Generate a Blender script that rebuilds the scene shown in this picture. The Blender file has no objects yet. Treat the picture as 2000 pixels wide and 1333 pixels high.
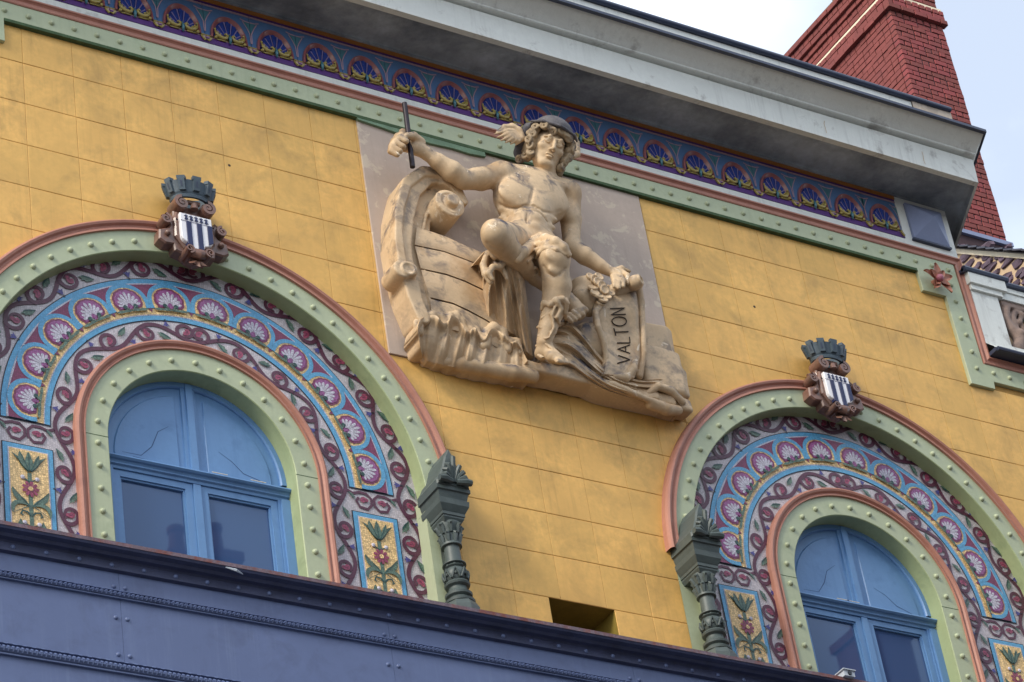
import bpy, bmesh, math, random
import numpy as np
from mathutils import Vector, Matrix
random.seed(7); rng = np.random.default_rng(7)
PI = math.pi
S = 0.5                      # metres per design unit (one wall tile is one unit wide)

# ------------------------------------------------------------------ camera, world, sun, exposure
scene = bpy.context.scene
YAW, PITCH, ROLL = 0.63510872, 0.62057669, -0.17022594
FOC = 5.73376654
CAMP = np.array([-17.2953392, -36.9004663, -36.6018776])
cy_, sy_ = math.cos(YAW), math.sin(YAW); cp_, sp_ = math.cos(PITCH), math.sin(PITCH); cr_, sr_ = math.cos(ROLL), math.sin(ROLL)
_f = np.array([sy_*cp_, cy_*cp_, sp_]); _r = np.array([cy_, -sy_, 0.0]); _u = np.cross(_r, _f)
_R = _r*cr_ + _u*sr_; _U = -_r*sr_ + _u*cr_
cam_data = bpy.data.cameras.new('camera'); cam = bpy.data.objects.new('camera', cam_data)
scene.collection.objects.link(cam); scene.camera = cam
cam_data.sensor_width = 36.0; cam_data.lens = FOC*18.0; cam_data.clip_start = 0.1; cam_data.clip_end = 3000
cam.matrix_world = Matrix(((_R[0], _U[0], -_f[0], CAMP[0]*S), (_R[1], _U[1], -_f[1], CAMP[1]*S), (_R[2], _U[2], -_f[2], CAMP[2]*S), (0, 0, 0, 1)))

SUN_DIR = Vector((-0.80, -0.30, 0.60)).normalized()      # towards the sun
world = bpy.data.worlds.new('World'); scene.world = world; world.use_nodes = True
wn = world.node_tree.nodes; wl = world.node_tree.links; wn.clear()
wo = wn.new('ShaderNodeOutputWorld'); wb = wn.new('ShaderNodeBackground'); sky = wn.new('ShaderNodeTexSky')
sky.sky_type = 'NISHITA'; sky.sun_disc = False
sky.sun_elevation = math.asin(SUN_DIR.z); sky.sun_rotation = math.atan2(SUN_DIR.x, SUN_DIR.y)
sky.air_density = 1.0; sky.dust_density = 1.2; sky.ozone_density = 1.0
wtc = wn.new('ShaderNodeTexCoord'); wmp = wn.new('ShaderNodeMapping'); wmp.inputs['Scale'].default_value = (1, 1, 1.6)
wno = wn.new('ShaderNodeTexNoise'); wno.inputs['Scale'].default_value = 3.1; wno.inputs['Detail'].default_value = 7; wno.inputs['Roughness'].default_value = 0.5
wmp.inputs['Location'].default_value = (6.5, 0.2, 3.0)
wrp = wn.new('ShaderNodeValToRGB'); wrp.color_ramp.elements[0].position = 0.40; wrp.color_ramp.elements[1].position = 0.66
wrp.color_ramp.elements[0].color = (0.38, 0.38, 0.38, 1); wrp.color_ramp.elements[1].color = (0.97, 0.97, 0.97, 1)
wmx = wn.new('ShaderNodeMix'); wmx.data_type = 'RGBA'
wmx.inputs[7].default_value = (8.6, 9.4, 10.6, 1)          # thin bright cloud, in the sky texture's own range
wl.new(wtc.outputs['Generated'], wmp.inputs[0]); wl.new(wmp.outputs[0], wno.inputs['Vector']); wl.new(wno.outputs['Fac'], wrp.inputs[0])
wl.new(wrp.outputs[0], wmx.inputs[0]); wl.new(sky.outputs[0], wmx.inputs[6]); wl.new(wmx.outputs[2], wb.inputs['Color'])
wb.inputs['Strength'].default_value = 0.09; wl.new(wb.outputs[0], wo.inputs[0])

sd = bpy.data.lights.new('sun', 'SUN'); sun = bpy.data.objects.new('sun', sd); scene.collection.objects.link(sun)
sd.energy = 1.5; sd.angle = math.radians(16); sd.color = (1.0, 0.93, 0.80)
sun.rotation_euler = SUN_DIR.to_track_quat('Z', 'Y').to_euler(); sun.location = (0, -10, 30)
scene.view_settings.view_transform = 'Standard'; scene.view_settings.look = 'None'
scene.view_settings.exposure = 0.98; scene.view_settings.gamma = 1.0; scene.view_settings.use_curve_mapping = False

scene.cycles.diffuse_bounces = 3; scene.cycles.max_bounces = 8

# ------------------------------------------------------------------ helpers
def at(px, py, w=0.0):
    """a pixel of the photograph, taken at w units in front of the wall, as a point of the place"""
    d = _R*((px-1000)/(FOC*1000)) - _U*((py-666.5)/(FOC*1000)) + _f
    t = (-w - CAMP[1])/d[1]
    return CAMP + d*t

def srgb(r, g, b):
    return tuple(((c/255)/12.92 if c/255 <= .04045 else ((c/255+.055)/1.055)**2.4) for c in (r, g, b))

MATS = {}
def material(name, col, rough=.6, var=.12, vs=1.5, bump=.15, bs=18., bumpd=.01, dirt=None, metallic=0., streak=None, objvar=0., extra=None, coat=0.):
    """procedural surface: base colour broken by noise, patches of dirt, vertical rain streaks and fine relief"""
    m = bpy.data.materials.new(name); m.use_nodes = True; n = m.node_tree.nodes; l = m.node_tree.links
    b = n['Principled BSDF']; b.inputs['Roughness'].default_value = rough; b.inputs['Metallic'].default_value = metallic
    if coat: b.inputs['Coat Weight'].default_value = coat
    g = n.new('ShaderNodeNewGeometry'); mp = n.new('ShaderNodeMapping'); mp.inputs['Scale'].default_value = (1/S,)*3
    l.new(g.outputs['Position'], mp.inputs[0]); P = mp.outputs[0]
    def noise(scale, detail=4, rg=.55, vec=P, dist=0.):
        t = n.new('ShaderNodeTexNoise'); t.inputs['Scale'].default_value = scale; t.inputs['Detail'].default_value = detail
        t.inputs['Roughness'].default_value = rg; t.inputs['Distortion'].default_value = dist; l.new(vec, t.inputs['Vector']); return t.outputs['Fac']
    def ramp(v, a, b_):
        r = n.new('ShaderNodeMapRange'); r.inputs[1].default_value = a; r.inputs[2].default_value = b_; l.new(v, r.inputs[0]); return r.outputs[0]
    def mix(f, A, B, mode='MIX'):
        x = n.new('ShaderNodeMix'); x.data_type = 'RGBA'; x.blend_type = mode
        if isinstance(f, (int, float)): x.inputs[0].default_value = f
        else: l.new(f, x.inputs[0])
        for i, c in ((6, A), (7, B)):
            if isinstance(c, tuple): x.inputs[i].default_value = (*c[:3], 1)
            else: l.new(c, x.inputs[i])
        return x.outputs[2]
    c = tuple(col)
    lo = tuple(v*(1-var) for v in c); hi = tuple(min(1, v*(1+var)) for v in c)
    C = mix(ramp(noise(vs, 5), .32, .68), lo, hi)
    C = mix(ramp(noise(vs*7.3, 4, .6), .35, .7), C, tuple(v*(1-var*.9) for v in c))
    if objvar:
        oi = n.new('ShaderNodeObjectInfo'); hv = n.new('ShaderNodeHueSaturation')
        mr = n.new('ShaderNodeMapRange'); mr.inputs[3].default_value = 1-objvar; mr.inputs[4].default_value = 1+objvar
        l.new(oi.outputs['Random'], mr.inputs[0]); l.new(mr.outputs[0], hv.inputs['Value'])
        m2 = n.new('ShaderNodeMapRange'); m2.inputs[3].default_value = .5+objvar*.03; m2.inputs[4].default_value = .5-objvar*.03
        l.new(oi.outputs['Random'], m2.inputs[0]); l.new(m2.outputs[0], hv.inputs['Hue']); l.new(C, hv.inputs['Color']); C = hv.outputs[0]
    if streak:
        sm = n.new('ShaderNodeMapping'); sm.inputs['Scale'].default_value = (5.5, 5.5, .28); l.new(P, sm.inputs[0])
        sf = n.new('ShaderNodeMath'); sf.operation = 'MULTIPLY'; l.new(ramp(noise(1.6, 6, .65, sm.outputs[0]), .5, .78), sf.inputs[0]); l.new(ramp(noise(.5, 3), .38, .62), sf.inputs[1])
        s2 = n.new('ShaderNodeMath'); s2.operation = 'MULTIPLY'; l.new(sf.outputs[0], s2.inputs[0]); s2.inputs[1].default_value = streak[1]
        C = mix(s2.outputs[0], C, streak[0])
    if dirt:      # (colour, amount, scale, low, high, upward)
        dcol, amt, dsc, d0, d1, upw = dirt
        dm = n.new('ShaderNodeMath'); dm.operation = 'MULTIPLY'; l.new(ramp(noise(dsc, 8, .65, dist=.4), d0, d1), dm.inputs[0]); dm.inputs[1].default_value = amt
        F = dm.outputs[0]
        if upw:
            sx = n.new('ShaderNodeSeparateXYZ'); l.new(g.outputs['Normal'], sx.inputs[0])
            um = n.new('ShaderNodeMath'); um.operation = 'MULTIPLY'; l.new(F, um.inputs[0]); l.new(ramp(sx.outputs['Z'], -.45, .30), um.inputs[1]); F = um.outputs[0]
        C = mix(F, C, dcol)
    if extra: C = extra(n, l, P, C, noise, ramp, mix)
    l.new(C, b.inputs['Base Color'])
    if bump:
        bp = n.new('ShaderNodeBump'); bp.inputs['Strength'].default_value = bump; bp.inputs['Distance'].default_value = bumpd*S*2
        ad = n.new('ShaderNodeMath'); ad.operation = 'ADD'; l.new(noise(bs, 6, .6), ad.inputs[0]); l.new(noise(bs/6, 3), ad.inputs[1])
        l.new(ad.outputs[0], bp.inputs['Height']); l.new(bp.outputs[0], b.inputs['Normal'])
    m['P'] = 1; MATS[name] = m; return m

def tesserae(col, var=.25, scale=26., gap=.55, rough=.35):
    """glass mosaic: small cubes with slightly different tones and dark joints"""
    def extra(n, l, P, C, noise, ramp, mix):
        sep = n.new('ShaderNodeMapping'); sep.inputs['Scale'].default_value = (1, 1, 1.1); l.new(P, sep.inputs[0])
        v = n.new('ShaderNodeTexVoronoi'); v.feature = 'F1'; v.inputs['Scale'].default_value = scale; v.inputs['Randomness'].default_value = .55; l.new(sep.outputs[0], v.inputs['Vector'])
        e = n.new('ShaderNodeTexVoronoi'); e.feature = 'DISTANCE_TO_EDGE'; e.inputs['Scale'].default_value = scale; e.inputs['Randomness'].default_value = .55; l.new(sep.outputs[0], e.inputs['Vector'])
        hs = n.new('ShaderNodeHueSaturation'); sp = n.new('ShaderNodeSeparateColor'); l.new(v.outputs['Color'], sp.inputs[0])
        mr = n.new('ShaderNodeMapRange'); mr.inputs[3].default_value = 1-var; mr.inputs[4].default_value = 1+var; l.new(sp.outputs[0], mr.inputs[0])
        l.new(mr.outputs[0], hs.inputs['Value']); l.new(C, hs.inputs['Color'])
        return mix(ramp(e.outputs['Distance'], .02, .11), tuple(c*gap for c in col), hs.outputs[0])
    return extra
def mosaic_mat(name, rgb, var=.22, scale=26., gap=.5):
    c = srgb(*rgb); return material(name, c, rough=.42, var=.06, vs=1.2, bump=.0, extra=tesserae(c, var, scale, gap))

M = {}
M['yellow'] = material('yellow_faience', srgb(226, 178, 98), rough=.62, var=.13, vs=.9, bump=.12, bs=9, bumpd=.010, streak=(srgb(128, 100, 56), .30), dirt=(srgb(160, 128, 74), .7, 1.1, .48, .78, False), objvar=.05)
M['joint'] = material('joint_mortar', srgb(176, 134, 70), rough=.9, var=.2, vs=3)
M['green'] = material('green_paint', srgb(174, 182, 150), rough=.5, var=.06, vs=1.4, bump=.1, dirt=(srgb(110, 130, 95), .4, 1.8, .55, .85, False), streak=(srgb(100, 118, 90), .25))
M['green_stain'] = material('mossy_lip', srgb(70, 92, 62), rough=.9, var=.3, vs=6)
M['salmon'] = material('terracotta_moulding', srgb(176, 122, 104), rough=.55, var=.08, vs=2, bump=.1, dirt=(srgb(120, 72, 66), .5, 2.2, .5, .85, False))
M['white'] = material('white_stucco', srgb(220, 222, 216), rough=.7, var=.05, vs=1.3, bump=.3, bs=12, dirt=(srgb(118, 110, 104), .65, 1.7, .58, .74, False), streak=(srgb(110, 108, 104), .35))
def soffit_extra(n, l, P, C, noise, ramp, mix):
    return mix(ramp(noise(.45, 10, .66, dist=.15), .36, .60), srgb(112, 118, 126), C)
M['soffit'] = material('weathered_soffit', srgb(182, 190, 196), rough=.85, var=.10, vs=1.1, bump=.4, bs=8, dirt=(srgb(120, 122, 122), .5, 2.6, .45, .75, False), extra=soffit_extra)
M['lead'] = material('lead_capping', srgb(52, 60, 82), rough=.45, var=.15, vs=3, bump=.15)
M['steel'] = material('blue_steel_paint', srgb(92, 106, 144), rough=.42, var=.07, vs=.9, bump=.06, bs=5, streak=(srgb(130, 146, 176), .35), dirt=(srgb(58, 62, 88), .5, 1.3, .5, .8, False))
M['steel_dark'] = material('dark_steel_paint', srgb(62, 68, 98), rough=.5, var=.15, vs=3, bump=.15, dirt=(srgb(30, 30, 42), .6, 2, .45, .8, False))
M['rust'] = material('rusty_edge', srgb(116, 100, 110), rough=.85, var=.3, vs=5, bump=.5, dirt=(srgb(120, 62, 48), .8, 4, .45, .65, False))
M['column'] = material('grey_green_cast_iron', srgb(78, 88, 86), rough=.5, var=.1, vs=2, bump=.12, dirt=(srgb(50, 56, 54), .5, 3, .5, .8, False))
M['blue_wood'] = material('blue_joinery_paint', srgb(98, 138, 184), rough=.45, var=.05, vs=1.5, bump=.15, bs=10, streak=(srgb(66, 104, 150), .35), dirt=(srgb(60, 96, 142), .5, 2, .55, .8, False))
M['crack'] = material('paint_crack', srgb(54, 80, 120), rough=.7)
M['stone'] = material('painted_stone', srgb(208, 180, 144), rough=.6, var=.10, vs=2.2, bump=.22, bs=14, dirt=(srgb(60, 60, 74), .95, 2.3, .48, .62, True),
                      extra=lambda n, l, P, C, noise, ramp, mix: mix(ramp(noise(2.1, 7, .7, dist=.8), .63, .66), mix(ramp(noise(.9, 6, .6), .54, .68), C, srgb(178, 146, 108)), srgb(224, 206, 180)))
M['stone_panel'] = material('grey_render_panel', srgb(186, 168, 154), rough=.8, var=.06, vs=1, bump=.2, dirt=(srgb(206, 192, 170), .7, 2.3, .56, .6, False), streak=(srgb(140, 124, 116), .3))
M['stone_dark'] = material('dark_weathered_stone', srgb(106, 102, 104), rough=.7, var=.3, vs=3.5, bump=.3, bs=10, dirt=(srgb(52, 50, 60), .8, 2.4, .42, .62, False))
M['hair'] = material('weathered_hair_stone', srgb(172, 150, 120), rough=.75, var=.2, vs=4, bump=.3, dirt=(srgb(70, 66, 72), .8, 2.6, .48, .62, False))
M['ink'] = material('engraved_letters', srgb(66, 54, 44), rough=.9)
M['rod'] = material('dark_iron_rod', srgb(46, 38, 46), rough=.5, metallic=.3, var=.3, vs=4)
M['bronze'] = material('brown_glazed_cartouche', srgb(128, 92, 78), rough=.42, var=.2, vs=2.5, bump=.1, dirt=(srgb(70, 66, 62), .7, 2.4, .45, .7, False), coat=.2)
M['crown'] = material('slate_grey_crown', srgb(70, 84, 94), rough=.6, var=.12, vs=4, bump=.4, bs=24)
M['enamel'] = material('white_enamel', srgb(232, 230, 232), rough=.4, var=.02, bump=0)
M['navy'] = material('navy_enamel', srgb(24, 34, 78), rough=.5, var=.1, bump=0)
M['flower'] = material('terracotta_petals', srgb(176, 116, 94), rough=.5, var=.12, vs=5)
M['pink'] = material('pink_boss', srgb(170, 104, 120), rough=.5)
M['brick'] = material('red_brick', srgb(136, 66, 62), rough=.85, var=.2, vs=2, bump=.4, bs=14, objvar=.18, dirt=(srgb(84, 50, 54), .45, 1.2, .5, .8, False))
M['mortar'] = material('brick_mortar', srgb(70, 52, 56), rough=.95, var=.2, vs=3)
M['capmortar'] = material('lichen_mortar', srgb(128, 112, 92), rough=.95, var=.3, vs=5, bump=.6)
M['cream'] = material('cream_paint', srgb(232, 216, 186), rough=.7, var=.06, vs=2, dirt=(srgb(110, 100, 90), .6, 2.5, .6, .75, False))
M['rubble'] = material('purple_schist', srgb(108, 90, 104), rough=.9, var=.25, vs=3, bump=.5, bs=10, objvar=.25)
M['pointing'] = material('cream_pointing', srgb(204, 176, 142), rough=.95, var=.1, vs=4, bump=.5, bs=10)
M['slate'] = material('roof_slate', srgb(64, 64, 76), rough=.6, var=.2, vs=3, objvar=.2)
M['ground'] = material('asphalt', srgb(92, 92, 94), rough=.9, var=.1, vs=.4)
M['render'] = material('grey_render', srgb(120, 112, 104), rough=.9, var=.08, vs=.5)
M['pot'] = material('clay_pot', srgb(150, 92, 70), rough=.8, var=.15)
M['darkglass'] = material('dark_window', srgb(30, 36, 46), rough=.15, var=.1, bump=0)
M['louvre'] = material('blue_grey_block', srgb(126, 136, 166), rough=.5, var=.08, vs=1.4)
M['camwhite'] = material('camera_housing', srgb(188, 196, 206), rough=.4, var=.04, bump=0)
M['ochre'] = material('ochre_strip', srgb(176, 112, 50), rough=.5, var=.12, vs=2)
M['fr_blue'] = material('glazed_sky_blue', srgb(80, 114, 158), rough=.28, var=.10, vs=.9, bump=0, coat=.3)
M['fr_navy'] = material('glazed_navy', srgb(36, 58, 132), rough=.25, var=.2, vs=5, bump=0, coat=.4)
M['fr_red'] = material('glazed_brownish_red', srgb(142, 84, 84), rough=.3, var=.1, bump=0, coat=.3)
M['fr_purple'] = material('glazed_purple', srgb(86, 48, 118), rough=.3, var=.1, bump=0)
M['fr_yellow'] = material('glazed_mustard', srgb(164, 146, 76), rough=.3, var=.15, vs=6, bump=0, coat=.3)
M['fr_rib'] = material('glazed_mauve_rib', srgb(122, 108, 150), rough=.3, var=.08, bump=0)
M['fr_pink'] = material('glazed_pale_pink', srgb(180, 146, 156), rough=.3, var=.08, bump=0)
M['fr_teal'] = material('glazed_teal', srgb(70, 118, 132), rough=.3, var=.15, vs=6, bump=0)
M['lilac'] = mosaic_mat('lilac_tesserae', (192, 184, 188), .16, 26, .55)
M['maroon'] = mosaic_mat('maroon_tesserae', (90, 44, 66), .15, 30)
M['bud'] = mosaic_mat('rose_tesserae', (150, 66, 94), .25)
M['leaf'] = mosaic_mat('green_tesserae', (92, 116, 102), .3)
M['leafdk'] = mosaic_mat('dark_green_tesserae', (40, 78, 74), .3)
M['indigo'] = mosaic_mat('indigo_tesserae', (74, 70, 138), .2)
M['sky'] = mosaic_mat('sky_blue_tesserae', (92, 160, 200), .12, 24, .7)
M['mwhite'] = mosaic_mat('white_tesserae', (205, 200, 212), .1)
M['mblack'] = mosaic_mat('black_tesserae', (26, 24, 42), .1)
M['gold'] = mosaic_mat('gold_tesserae', (236, 200, 140), .28, 22, .45)
M['wine'] = mosaic_mat('wine_tesserae', (124, 50, 86), .2)
M['plum'] = mosaic_mat('plum_tesserae', (150, 84, 138), .2)
gm = bpy.data.materials.new('window_glass'); gm.use_nodes = True; gb = gm.node_tree.nodes['Principled BSDF']
gb.inputs['Base Color'].default_value = (*srgb(60, 84, 124), 1); gb.inputs['Roughness'].default_value = .02; gb.inputs['IOR'].default_value = 1.6; gb.inputs['Specular Tint'].default_value = (.72, .86, 1.0, 1)
M['glass'] = gm

class MB:
    """collects geometry (world units) and links it as ONE mesh object"""
    def __init__(s): s.v = []; s.f = []; s.m = []
    def add(s, vs, fs, mi=0):
        o = len(s.v); s.v += [tuple(map(float, q)) for q in vs]; s.f += [tuple(i+o for i in f) for f in fs]; s.m += [mi]*len(fs); return s
    def box(s, x0, x1, y0, y1, z0, z1, mi=0):
        return s.add([(x0,y0,z0),(x1,y0,z0),(x1,y1,z0),(x0,y1,z0),(x0,y0,z1),(x1,y0,z1),(x1,y1,z1),(x0,y1,z1)],
                     [(0,1,5,4),(1,2,6,5),(2,3,7,6),(3,0,4,7),(4,5,6,7),(3,2,1,0)], mi)
    def prism(s, poly, y0, y1, bev=0., mi=0, back=False):
        """outline in (x,z), from y1 (back) to y0 (front, smaller y), with an optional sloped edge"""
        n = len(poly); ctr = np.mean(poly, 0); P = np.array(poly, float)
        if bev:
            area = 0.5*sum(P[i][0]*P[(i+1)%n][1]-P[(i+1)%n][0]*P[i][1] for i in range(n)); sg = 1 if area > 0 else -1
            q = []
            for i in range(n):
                a = P[i]-P[i-1]; b = P[(i+1)%n]-P[i]; na = np.array([-a[1], a[0]])/(np.hypot(*a)+1e-9); nb = np.array([-b[1], b[0]])/(np.hypot(*b)+1e-9)
                m_ = na+nb; m_ = m_/(np.hypot(*m_)+1e-9); q.append(P[i]+sg*m_*bev)
            F = np.array(q)
        else: F = P
        vs = [(x, y1, z) for x, z in P]+[(x, y0+bev, z) for x, z in P]+[(x, y0, z) for x, z in F]
        fs = []
        for i in range(n):
            j = (i+1) % n; fs.append((i, j, n+j, n+i))
            if bev: fs.append((n+i, n+j, 2*n+j, 2*n+i))
        fs.append(tuple(range(2*n, 3*n)))
        if back: fs.append(tuple(range(n-1, -1, -1)))
        return s.add(vs, fs, mi)
    def flat(s, poly, y, mi=0): return s.add([(x, y, z) for x, z in poly], [tuple(range(len(poly)))], mi)
    def strip(s, A, B, mi=0, closed=False):
        n = len(A); fs = [(i, i+1, n+i+1, n+i) for i in range(n-1)]
        if closed: fs.append((n-1, 0, n, 2*n-1))
        return s.add(list(A)+list(B), fs, mi)
    def ribbon(s, pts, w, y, mi=0):
        """flat stroke of width w (number or list) along (x,z) points"""
        P = np.array(pts, float); T = np.gradient(P, axis=0); T /= (np.hypot(T[:, 0], T[:, 1])[:, None]+1e-9)
        N = np.stack([-T[:, 1], T[:, 0]], 1); W = (np.ones(len(P))*w)[:, None]/2
        return s.strip([(x, y, z) for x, z in P+N*W], [(x, y, z) for x, z in P-N*W], mi)
    def sweep(s, path, prof, mi=0, caps=False, closed=False):
        """profile (offset out of path, y) swept along a 2D path of (x, z, nx, nz)"""
        rows = [[(x+o*nx, y, z+o*nz) for x, z, nx, nz in path] for o, y in prof]
        for a, b in zip(rows[:-1], rows[1:]): s.strip(a, b, mi, closed)
        return s
    def tube(s, pts, r, n=8, mi=0, cap=True):
        P = [Vector(p) for p in pts]; k = len(P); R = r if hasattr(r, '__len__') else [r]*k
        vs = []; up = Vector((0, 0, 1)); prev = None
        for i in range(k):
            t = (P[min(i+1, k-1)]-P[max(i-1, 0)]).normalized()
            a = t.cross(up if abs(t.z) < .9 else Vector((1, 0, 0))).normalized() if prev is None else (prev-t*prev.dot(t)).normalized()
            prev = a; b = t.cross(a)
            for j in range(n):
                an = 2*PI*j/n; vs.append(P[i]+a*(math.cos(an)*R[i])+b*(math.sin(an)*R[i]))
        fs = [(i*n+j, i*n+(j+1) % n, (i+1)*n+(j+1) % n, (i+1)*n+j) for i in range(k-1) for j in range(n)]
        if cap: fs += [tuple(range(n-1, -1, -1)), tuple(range((k-1)*n, k*n))]
        return s.add(vs, fs, mi)
    def lathe(s, cx, cy, prof, n=20, mi=0, z0=0., sq=None):
        """revolve (r, z) about the vertical axis; sq = 4 gives a square section"""
        n = sq or n; off = PI/4 if sq else 0; k = math.sqrt(2) if sq else 1
        vs = [(cx+r*k*math.cos(2*PI*j/n+off), cy+r*k*math.sin(2*PI*j/n+off), z0+z) for r, z in prof for j in range(n)]
        fs = [(i*n+j, i*n+(j+1) % n, (i+1)*n+(j+1) % n, (i+1)*n+j) for i in range(len(prof)-1) for j in range(n)]
        fs += [tuple(range(n-1, -1, -1)), tuple(range((len(prof)-1)*n, len(prof)*n))]
        return s.add(vs, fs, mi)
    def ball(s, c, r, sc=(1, 1, 1), n=10, m_=6, mi=0, half=False):
        vs = []; lat = [(-PI/2+PI*i/m_) for i in range(m_+1)]
        for a in lat:
            for j in range(n):
                b = 2*PI*j/n; vs.append((c[0]+r*sc[0]*math.cos(a)*math.cos(b), c[1]+r*sc[1]*math.cos(a)*math.sin(b), c[2]+r*sc[2]*math.sin(a)))
        return s.add(vs, [(i*n+j, i*n+(j+1) % n, (i+1)*n+(j+1) % n, (i+1)*n+j) for i in range(m_) for j in range(n)], mi)
    def mesh(s, name, mats, smooth=False):
        me = bpy.data.meshes.new(name); me.from_pydata(s.v, [], s.f)
        for m_ in (mats if isinstance(mats, (list, tuple)) else [mats]): me.materials.append(m_)
        me.polygons.foreach_set('material_index', s.m)
        if smooth: me.polygons.foreach_set('use_smooth', [True]*len(s.f))
        me.update(); bm = bmesh.new(); bm.from_mesh(me); bmesh.ops.recalc_face_normals(bm, faces=bm.faces); bm.to_mesh(me); bm.free()
        if smooth == 'auto':
            me.set_sharp_from_angle(angle=math.radians(38))
        return me
    def build(s, name, mats, parent=None, smooth=False, **kw): return link(name, s.mesh(name, mats, smooth), parent, **kw)

def wpos(o):
    v = Vector(o.location); p = o.parent
    while p: v = v+p.location; p = p.parent
    return v
def link(name, me, parent=None, loc=(0, 0, 0), rot=None, kind=None, label=None):
    """loc is the world position (units); children are placed relative to their parent"""
    o = bpy.data.objects.new(name, me); scene.collection.objects.link(o)
    if parent: o.parent = parent; o.location = Vector(loc)-wpos(parent)
    else: o.location = loc
    if rot: o.rotation_euler = rot
    if kind: o['kind'] = kind
    if label: o['label'] = label
    return o
def thing(name, label, cat, loc=(0, 0, 0), group=None):
    o = bpy.data.objects.new(name, None); o.empty_display_size = .2; scene.collection.objects.link(o); o.location = loc
    o['label'] = label; o['category'] = cat
    if group: o['group'] = group
    return o
def structure(o): o['kind'] = 'structure'; return o
def copy_tree(o, parent=None):
    c = o.copy(); scene.collection.objects.link(c); c.parent = parent
    for ch in list(o.children): copy_tree(ch, c)
    return c
def arc(cx, cz, r, a0, a1, n=48):
    return [(cx+r*math.cos(math.radians(a0+(a1-a0)*i/n)), cz+r*math.sin(math.radians(a0+(a1-a0)*i/n))) for i in range(n+1)]
def arch_path(cx, cz, zb, n=72, R=1.0, legs=True):
    """unit path for sweeps: offsets are radii; (x, z, nx, nz) with offset = radius"""
    p = []
    if legs: p.append((cx, zb, 1, 0))
    for i in range(n+1):
        a = PI*i/n; p.append((cx, cz, math.cos(a), math.sin(a)))
    if legs: p.append((cx, zb, -1, 0))
    return p
# ------------------------------------------------------------------ setting
g = MB(); g.add([(-900, -900, -40), (900, -900, -40), (900, 900, -40), (-900, 900, -40)], [(0, 1, 2, 3)]); structure(g.build('ground', M['ground']))

ARCH = [(3.055, 'left'), (17.577, 'right')]
CZ = -8.1; MZ = -7.93; IZ = -7.985; ZB = -11.2
ROWS = [0.90, 0.0, -.984, -1.966, -2.945, -3.91, -4.855, -5.80, -6.785, -7.76, -8.69, -9.635, -10.58, -11.4]
fac = thing('tiled_facade', 'yellow tiled town facade under a grey cornice with a blue shell frieze', 'building', (10, 1, -40))
# backing wall with the two arched openings
core = MB()
def hole_rect(cx, x0, x1, z0, z1, r, dxl):
    A = []; B = []
    hp = [(cx+dxl, z0)]+[(cx+r*math.cos(t), CZ+r*math.sin(t)) for t in np.linspace(0, PI, 60)]+[(cx-dxl, z0)]
    for x, z in hp:
        dx, dz = x-cx, z-CZ
        if z <= z0+1e-6: A.append((x, .014, z)); B.append((x1 if dx > 0 else x0, .014, z0)); continue
        k = min([(x1-cx)/dx if dx > 1e-6 else 9e9, (x0-cx)/dx if dx < -1e-6 else 9e9, (z1-CZ)/dz if dz > 1e-6 else 9e9])
        A.append((x, .014, z)); B.append((cx+dx*k, .014, CZ+dz*k))
    core.strip(A, B)
hole_rect(3.055, -3.0, 9.6, ZB, -1.4, 4.55, 4.55)
hole_rect(17.577, 11.3, 24.5, ZB, -1.4, 4.55, 4.55)
core.box(-3, 22.44, .014, .4, -1.4, 3.0); core.box(22.44, 26.5, .014, .4, -1.5, -1.39); core.box(24.5, 26.5, .014, .4, ZB, -1.5)
core.box(9.6, 11.3, .014, .4, -9.635, -1.4); core.box(9.6, 9.74, .014, .4, ZB, -9.635); core.box(11.16, 11.3, .014, .4, ZB, -9.635)
core.build('wall', M['joint'], fac)
low = MB(); low.box(-3, 26.5, .0, 1.5, -40, ZB-.01); low.box(-3, 22.44, 1.5, 9, -40, 2.9); low.box(-34, -3.01, -.02, 9, -40, 3.0); low.add([(22.44, 0, -40), (22.44, 0, 3), (26.3, 8, 3), (26.3, 8, -40)], [(0, 1, 2, 3)])
low.build('lower_wall', M['render'], fac)
hb = MB()
for q in ([(9.743, .012, -9.643), (11.157, .012, -9.643), (11.157, 1.2, -9.643), (9.743, 1.2, -9.643)], [(9.743, .012, -11), (9.743, .012, -9.643), (9.743, 1.2, -9.643), (9.743, 1.2, -11)],
          [(11.157, .012, -11), (11.157, .012, -9.643), (11.157, 1.2, -9.643), (11.157, 1.2, -11)], [(9.743, 1.2, -11), (11.157, 1.2, -11), (11.157, 1.2, -9.643), (9.743, 1.2, -9.643)]):
    hb.add(q, [(0, 1, 2, 3)])
hb.build('square_recess', material('mossy_ochre', srgb(138, 118, 44), rough=.9, var=.2, vs=2), fac)

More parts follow.
